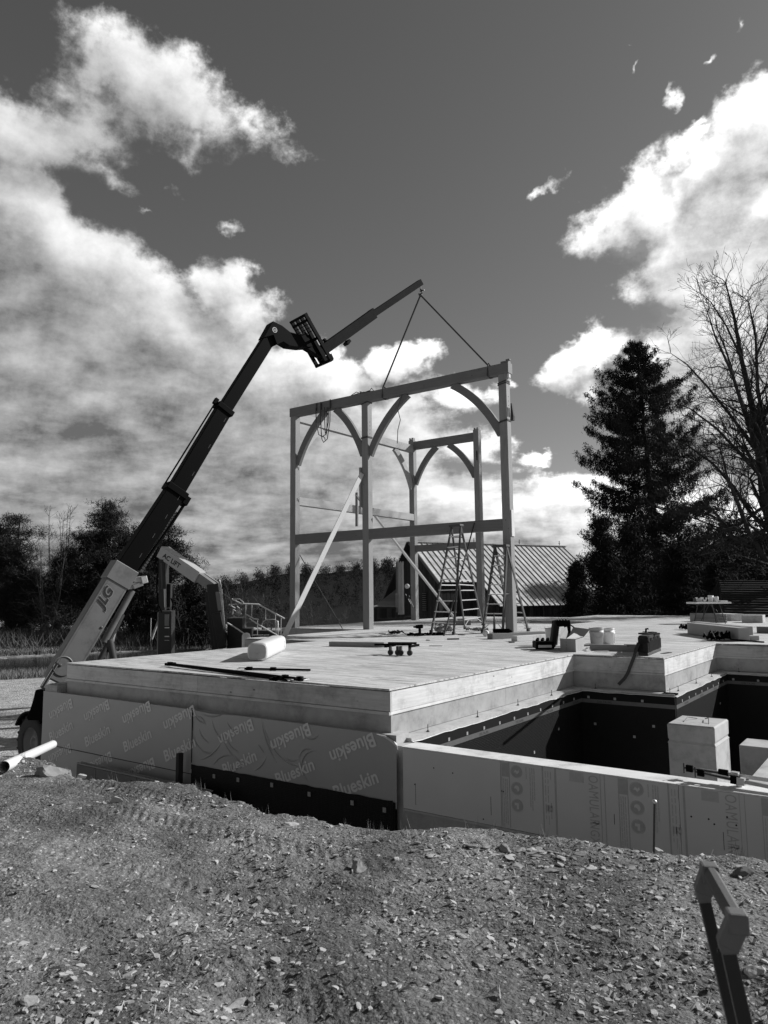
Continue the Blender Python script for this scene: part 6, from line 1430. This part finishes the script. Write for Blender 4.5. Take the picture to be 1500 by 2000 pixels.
def bare(name, label, roots, seed, depth=5, m=BARK, gen=None, n=3, spread=.55, shrink=.72, kids=(2, 4), minr=.006, up=.25, cname='branches', cat='tree'):
    """leafless tree from guide limbs; roots: list of polylines [(p, r), ...]"""
    rs = np.random.RandomState(seed); segs = []
    def grow(p, d, L, r_, lev):
        if lev == 0 or r_ < minr*.5: return
        k = 3; q = p
        for j in range(k):
            d = d+rs.randn(3)*.13+np.array([0, 0, up*.12]); d = d/np.linalg.norm(d); nq = q+d*L/k; ra = r_*(1-.45*j/k); segs.append((q, nq, max(ra, minr), max(r_*(1-.45*(j+1)/k), minr)))
            q = nq
            if lev > 1 and j > 0:
                for _ in range(rs.randint(*kids)-1):
                    e = d+rs.randn(3)*spread; e[2] += up*.3; e /= np.linalg.norm(e); grow(q, e, L*shrink*rs.uniform(.6, 1.1), r_*.5, lev-1)
    for line in roots:
        for k in range(len(line)-1):
            (p, r0), (q, r1) = line[k], line[k+1]; p = np.array(p); q = np.array(q); segs.append((p, q, r0, r1)); L = np.linalg.norm(q-p); d = (q-p)/L
            for j in range(max(2, int(L/.27))):
                f = (j+.5)/max(2, int(L/.27)); c = p+(q-p)*f; e = d*.75+rs.randn(3)*.62; e /= np.linalg.norm(e)
                rr0 = r0+(r1-r0)*f; grow(c, e, min(2.2, .85+rr0*11)*rs.uniform(.5, 1.2), max(rr0*.36, .011), depth-2)
            if k == len(line)-2: 
                for _ in range(4): grow(q, (d+rs.randn(3)*.4)/1.1, .85, r1*.9, depth-1)
    V, Fq = seg_tubes(segs, n); b = roots[0][0][0]; t = thing(name, label, cat, b); o = np.array(b)
    nr = sum(len(l)-1 for l in roots)
    big = [s for s in segs if s[2] >= .05]; small = [s for s in segs if s[2] < .05]
    if big: V, Fq = seg_tubes(big, 7); npmesh('trunk', V-o, Fq, m, t, True)
    if small: V, Fq = seg_tubes(small, 3); npmesh(cname, V-o, Fq, m, t)
    return t
DT = 34.0
def L_(pts, r0, r1, dz=0, sd=0):
    n = len(pts); rs = np.random.RandomState(sd); return [(tuple(at(x, y, DT+dz*k/(n-1)+(rs.randn()*.25 if 0 < k < n-1 else 0))), r0+(r1-r0)*k/(n-1)) for k, (x, y) in enumerate(pts)]
trb = at(1600, 1240, DT); base_ = ((trb.x, trb.y, PZ), .42)
bare('bare_tree', 'big leafless tree leaning in from the right edge', [
    [base_]+L_([(1570,1150),(1515,1060),(1493,960),(1484,860)], .36, .20, 0, 1), L_([(1484,860),(1466,780),(1448,700),(1434,620),(1418,555)], .17, .03, 1.5, 2), L_([(1493,960),(1478,880),(1452,800),(1430,730),(1398,660),(1382,610)], .13, .02, -2, 3),
    L_([(1500,985),(1500,880),(1480,760),(1476,660),(1462,590)], .14, .025, 1, 4), L_([(1515,1050),(1466,1002),(1432,950),(1392,905),(1346,872),(1306,850)], .12, .02, 2, 5),
    L_([(1495,940),(1440,880),(1398,835),(1350,800),(1312,782)], .09, .015, -2, 6), L_([(1490,900),(1430,815),(1384,758),(1342,712),(1310,690)], .09, .015, 2, 7), L_([(1560,1140),(1500,1100),(1462,1040),(1442,985),(1420,930),(1408,880)], .17, .03, -2.5, 8),
    L_([(1540,1120),(1478,1072),(1430,1050),(1405,1012),(1388,992),(1362,990)], .11, .03, -1.5, 9), L_([(1388,994),(1372,1010),(1376,985)], .05, .02, .3, 10), L_([(1500,960),(1530,850),(1520,740),(1530,640)], .15, .03, 1, 11), L_([(1462,1040),(1400,1030),(1350,1010),(1310,1000)], .06, .015, 1, 12),
    L_([(1448,700),(1420,640),(1388,590),(1370,575)], .06, .015, -1, 13), L_([(1480,860),(1440,760),(1420,690),(1400,640),(1394,600)], .07, .015, 2, 14), L_([(1476,700),(1500,640),(1510,590)], .06, .015, 2, 15)], 5, 6)
def simple_bare(label, px, d, ytop, seed, m=TWIG, r_=.10, name='bare_tree', stems=3, wpx=25):
    rs = np.random.RandomState(seed); b = at(px, 1240, d); b = np.array([b.x, b.y, PZ]); k = d/F; R_ = []
    for s_ in range(stems):
        tp = np.array(at(px+rs.uniform(-wpx, wpx), ytop+rs.uniform(0, 25), d+rs.uniform(-1, 1))); mid = b+(tp-b)*.5+rs.randn(3)*.4*np.array([1, 1, 0])*(tp[2]-b[2])*.08
        R_.append([(tuple(b+rs.randn(3)*np.array([.2, .2, 0])), r_), (tuple(mid), r_*.6), (tuple(tp), r_*.2)])
    bare(name, label, R_, seed, 5, m, minr=.012, n=3)
simple_bare('pale leafless tree between the two left pines', 118, 79, 1000, 61, stems=5, wpx=30)
simple_bare('pale leafless tree leaning left of the boom foot', 95, 70, 1060, 62, stems=4, wpx=35, r_=.08)
simple_bare('pale bare shrub right of the crane arm', 462, 62, 1150, 63, stems=6, wpx=32, r_=.06, name='bare_shrub')
simple_bare('pale bare shrub behind the guard rails', 520, 66, 1168, 64, stems=6, wpx=34, r_=.05, name='bare_shrub')
simple_bare('low bare shrub near the crane mast foot', 350, 60, 1195, 65, stems=5, wpx=26, r_=.05, name='bare_shrub')
simple_bare('bare shrub beyond the left frame post', 610, 75, 1185, 66, stems=6, wpx=40, r_=.05, name='bare_shrub')
simple_bare('bare shrub between the frame posts', 670, 78, 1188, 67, stems=5, wpx=30, r_=.05, name='bare_shrub')
# brush and reeds round the pond and at the wood's edge
def brush(name, label, cnt, fn, m, h, w, seed, lean=.35):
    rs = np.random.RandomState(seed); V = []
    P = [fn(rs) for _ in range(cnt)]
    zz = ground_z(np.array([p[0] for p in P]), np.array([p[1] for p in P]), False)
    for (x, y), z in zip(P, zz):
        l = h*(.4+rs.rand()); a = rs.rand()*6.283; c, s_ = math.cos(a)*w, math.sin(a)*w; e = rs.randn(2)*lean*l
        V += [[x-c, y-s_, z-.1], [x+c, y+s_, z-.1], [x+e[0], y+e[1], z+l]]
    V = np.array(V); tag(npmesh(name, V, np.arange(len(V)).reshape(-1, 3), m), label, 'weeds', kind='stuff')
def arc(px0, px1, d0, d1):
    def f(rs):
        while True:
            c = rs.uniform(px0, px1); p = fromcol(c, rs.uniform(d0, d1), 0)
            if pond_mask2(p[0], p[1]) > 1.0: return p[:2]
    return f
def pond_mask2(x, y): return float(pond_mask(np.array([x]), np.array([y]))[0])
brush('reeds', 'pale dry weeds along the near shore of the pond', 12000, arc(-60, 420, 41, 54), GRASS, .28, .02, 71)
brush('bank_grass', 'short mown looking grass on the far bank of the pond', 26000, arc(-60, 470, 52, 80), mat('bank_grass_m', .10, .9, .5, 2, 0, spec=.05), .16, .03, 72)
brush('undergrowth', 'dark brush under the trees beyond the pond', 6000, arc(-80, 440, 66, 90), WEED, 1.1, .05, 73, .6)
brush('undergrowth', 'pale tall stalks at the edge of the trees', 1800, arc(180, 440, 60, 80), TWIG, 1.2, .02, 74, .4)
fp = MB(); 
for (px, d, y) in ((295,58,1207),):
    p = at(px, y, d); fp.tube([(p.x, p.y, PZ), p], .03, 6)
tag(fp.build('fence_post', ALU), 'thin bright marker pole beyond the pond left of the crane', 'pole')
bt_ = MB(); bt_.tube([at(296, 1248, 57), at(312, 1205, 57), at(316, 1200, 57)], [.10, .08, .04], 7); tag(bt_.build('leaning_trunk', mat('birch', .45, .8, .3, 5, 0)), 'pale leaning dead trunk left of the crane column', 'tree trunk')

# ------------------------------------------------------------------ barn
bn = thing('barn', 'dark board barn with a ribbed metal roof stepping down on the left', 'barn', (at(812, 1200, 45).x, at(812, 1200, 45).y, PZ))
lat = Vector(M[0]); lat.z = 0; lat.normalize(); dep = Vector(M[2]); dep.z = 0; dep.normalize()
AP = at(806, 1059, 45.0); rd = (lat*.88+dep*.475).normalized(); dn = (lat*.475-dep*.88).normalized()   # ridge direction, down-slope direction (plan)
SL = .76
def roofpt(t, r_, lift=0): return AP+rd*t+dn*r_+Vector((0,0,-SL*r_+lift))
nrm = (rd.cross(Vector((dn.x, dn.y, -SL)))).normalized(); nrm = nrm if nrm.z > 0 else -nrm
def sheet_(t0, t1, r0, r1): 
    part('roof_panel', ROOFM, bn, lambda q: q.add([roofpt(t0, r0), roofpt(t1, r0), roofpt(t1, r1), roofpt(t0, r1)]+[p-nrm*.03 for p in (roofpt(t0, r0), roofpt(t1, r0), roofpt(t1, r1), roofpt(t0, r1))], [(0,1,2,3),(7,6,5,4),(0,4,5,1),(1,5,6,2),(2,6,7,3),(3,7,4,0)]))
    part('rib', mat('rib_m', .2, .8, .3, 5, 0), bn, lambda q: q.beam(roofpt(t0, r0)+nrm*.02, roofpt(t0, r1)+nrm*.02, .035, .045, nrm))
t = -.25; 
while t < 12.3:
    r1 = 3.3 if t < 2.3 else 5.15
    sheet_(t, t+.385, 0, r1); t += .41
part('ridge_cap', ROOFM, bn, lambda q: q.beam(roofpt(-.3, 0, .03), roofpt(12.4, 0, .03), .30, .05))
for tt in (4.6, 8.3, 11.8): part('ridge_finial', DSTEEL, bn, lambda q: q.tube([roofpt(tt, 0, 0), roofpt(tt, 0, .38)], .025, 5).beam(roofpt(tt, 0, .2)-rd*.08, roofpt(tt, 0, .2)+rd*.08, .03, .03))
# back slope and rake board
bkd = -dn
part('back_roof', mat('back_roof_m', .03, .9, .3, 3, 0), bn, lambda q: q.add([roofpt(-.45, 0), roofpt(12.4, 0), AP+rd*12.4+bkd*4.2+Vector((0,0,-1.12*4.2)), AP+rd*-.45+bkd*4.2+Vector((0,0,-1.12*4.2))]+[p-Vector((0,0,.12)) for p in (roofpt(-.45, 0), roofpt(12.4, 0), AP+rd*12.4+bkd*4.2+Vector((0,0,-1.12*4.2)), AP+rd*-.45+bkd*4.2+Vector((0,0,-1.12*4.2)))], [(0,1,2,3),(7,6,5,4),(0,4,5,1),(1,5,6,2),(2,6,7,3),(3,7,4,0)]))
# gable boards
u = -3.9
while u < 3.1:
    rr0 = abs(u+.1); zt_b = AP.z-(.76*u if u > 0 else 1.12*-u)-.12; c = AP+dn*u; jit = random.Random(int(u*100)).uniform(0, .02)
    if zt_b > PZ: part('board', BARNW, bn, lambda q: q.beam(Vector((c.x, c.y, PZ))-rd*jit, Vector((c.x, c.y, zt_b))-rd*jit, .215, .03, rd))
    u += .235
# front wall boards: short left part, then the deep part set forward
def wall_run(t0, t1, r_, zt):
    t = t0
    while t < t1:
        c = AP+rd*t+dn*r_; jit = random.Random(int(t*100)).uniform(0, .02)
        part('board', BARNW, bn, lambda q: q.beam(Vector((c.x, c.y, PZ))+dn*jit, Vector((c.x, c.y, zt))+dn*jit, .24, .03, dn)); t += .27
wall_run(0, 2.4, 3.05, AP.z-.76*3.05-.05); wall_run(2.4, 12.2, 4.85, AP.z-.76*4.85-.1)
u = 3.1
while u < 4.9:
    c = AP+rd*2.42+dn*u; zt_b = AP.z-.76*u-.1; part('board', BARNW, bn, lambda q: q.beam(Vector((c.x, c.y, PZ)), Vector((c.x, c.y, zt_b)), .215, .03, rd)); u += .235
lv = AP+dn*1.4-rd*.05; zl = at(838, 1157, 45).z; zl2 = at(838, 1192, 45).z
lo_ = part('louvre', mat('louvre_frame', .012, .9, .3, 5, 0), bn, lambda q: q.beam(Vector((lv.x, lv.y, zl2)), Vector((lv.x, lv.y, zl)), .5, .04, rd))
for k in range(9):
    z = zl2+(zl-zl2)*(k+.5)/9; part('slat', mat('louvre_slat', .16, .8, .3, 5, 0), lo_, lambda q: q.beam(Vector((lv.x, lv.y, z))-dn*.19-rd*.04, Vector((lv.x, lv.y, z))+dn*.19-rd*.04, .05, .035))
part('rake_board', mat('rake_m', .12, .8, .3, 5, 0), bn, lambda q: q.beam(roofpt(-.28, .0, -.06), roofpt(-.28, 3.3, -.06), .04, .16))
# lean-to shed left of the barn
sh_ = thing('shed', 'small shed with a pale slatted roof at the left end of the barn', 'shed', (at(755, 1200, 42).x, at(755, 1200, 42).y, PZ))
s0, s1, s2_, s3 = at(731, 1184, 41), at(776, 1184, 42), at(776, 1149, 45), at(760, 1158, 45)
SHR = mat('shed_roof', .20, .8, .3, 4, .1, 20, rnd=.15)
for k in range(7):
    f0, f1 = k/7, (k+.93)/7; A_, B_ = s0.lerp(s3, 0), s1
    p0_, p1_, p2_, p3_ = s0.lerp(s2_, f0), s1.lerp(s2_, f0), s1.lerp(s2_, f1), s0.lerp(s2_, f1)
    part('roof_board', SHR, sh_, lambda q: q.add([p0_, p1_, p2_, p3_]+[p-Vector((0,0,.04)) for p in (p0_, p1_, p2_, p3_)], [(0,1,2,3),(7,6,5,4),(0,4,5,1),(1,5,6,2),(2,6,7,3),(3,7,4,0)]))
for k in range(14):
    f0 = k/14; p = s0.lerp(s1, f0); part('board', BARNW, sh_, lambda q: q.beam(Vector((p.x, p.y, PZ)), Vector((p.x, p.y, p.z-.08)), .1, .03, dep))
part('fascia', mat('fascia_m', .18, .8, .3, 5, 0), sh_, lambda q: q.beam(s0-lat*.1, s1, .06, .1))
# dark shingled building at the right edge
hs_ = thing('house', 'dark low building with shingle courses at the right edge', 'house', (at(1490, 1200, 30).x, at(1490, 1200, 30).y, PZ))
e0, e1_ = at(1424, 1212, 30), at(1700, 1216, 29); r0_, r1_ = at(1404, 1134, 36), at(1700, 1134, 36)
e0, e1_ = at(1418, 1214, 30), at(1760, 1222, 29)
nc = 17
for k in range(nc):
    f0, f1 = k/nc, (k+1.15)/nc; a, b_, c, d = e0.lerp(r0_, f0), e1_.lerp(r1_, f0), e1_.lerp(r1_, min(f1, 1)), e0.lerp(r0_, min(f1, 1))
    n_ = (b_-a).cross(d-a).normalized(); n_ = n_ if n_.z > 0 else -n_
    part('shingle_course', SHING, hs_, lambda q: q.add([a+n_*.09, b_+n_*.09, c+n_*.0, d+n_*.0, a-n_*.02, b_-n_*.02], [(0,1,2,3),(4,5,1,0)]))
part('wall', BARNW, hs_, lambda q: q.add([Vector((e0.x, e0.y, PZ)), Vector((e1_.x, e1_.y, PZ)), e1_-Vector((0,0,.1)), e0-Vector((0,0,.1)), Vector((r0_.x, r0_.y, PZ)), r0_-Vector((0,0,.1))], [(0,1,2,3),(4,0,3,5)]))
part('back_slope', SHING, hs_, lambda q: q.add([r0_, r1_, r1_+dep*5-Vector((0,0,3)), r0_+dep*5-Vector((0,0,3))], [(0,1,2,3)]))
# bright leaf scraps / twigs lit in the dark gap right of the spruce foot
brush('weeds', 'pale weeds catching light in front of the dark evergreens', 900, lambda rs: fromcol(rs.uniform(1290, 1345), rs.uniform(33, 36), 0)[:2], TWIG, 1.2, .02, 75, .5)
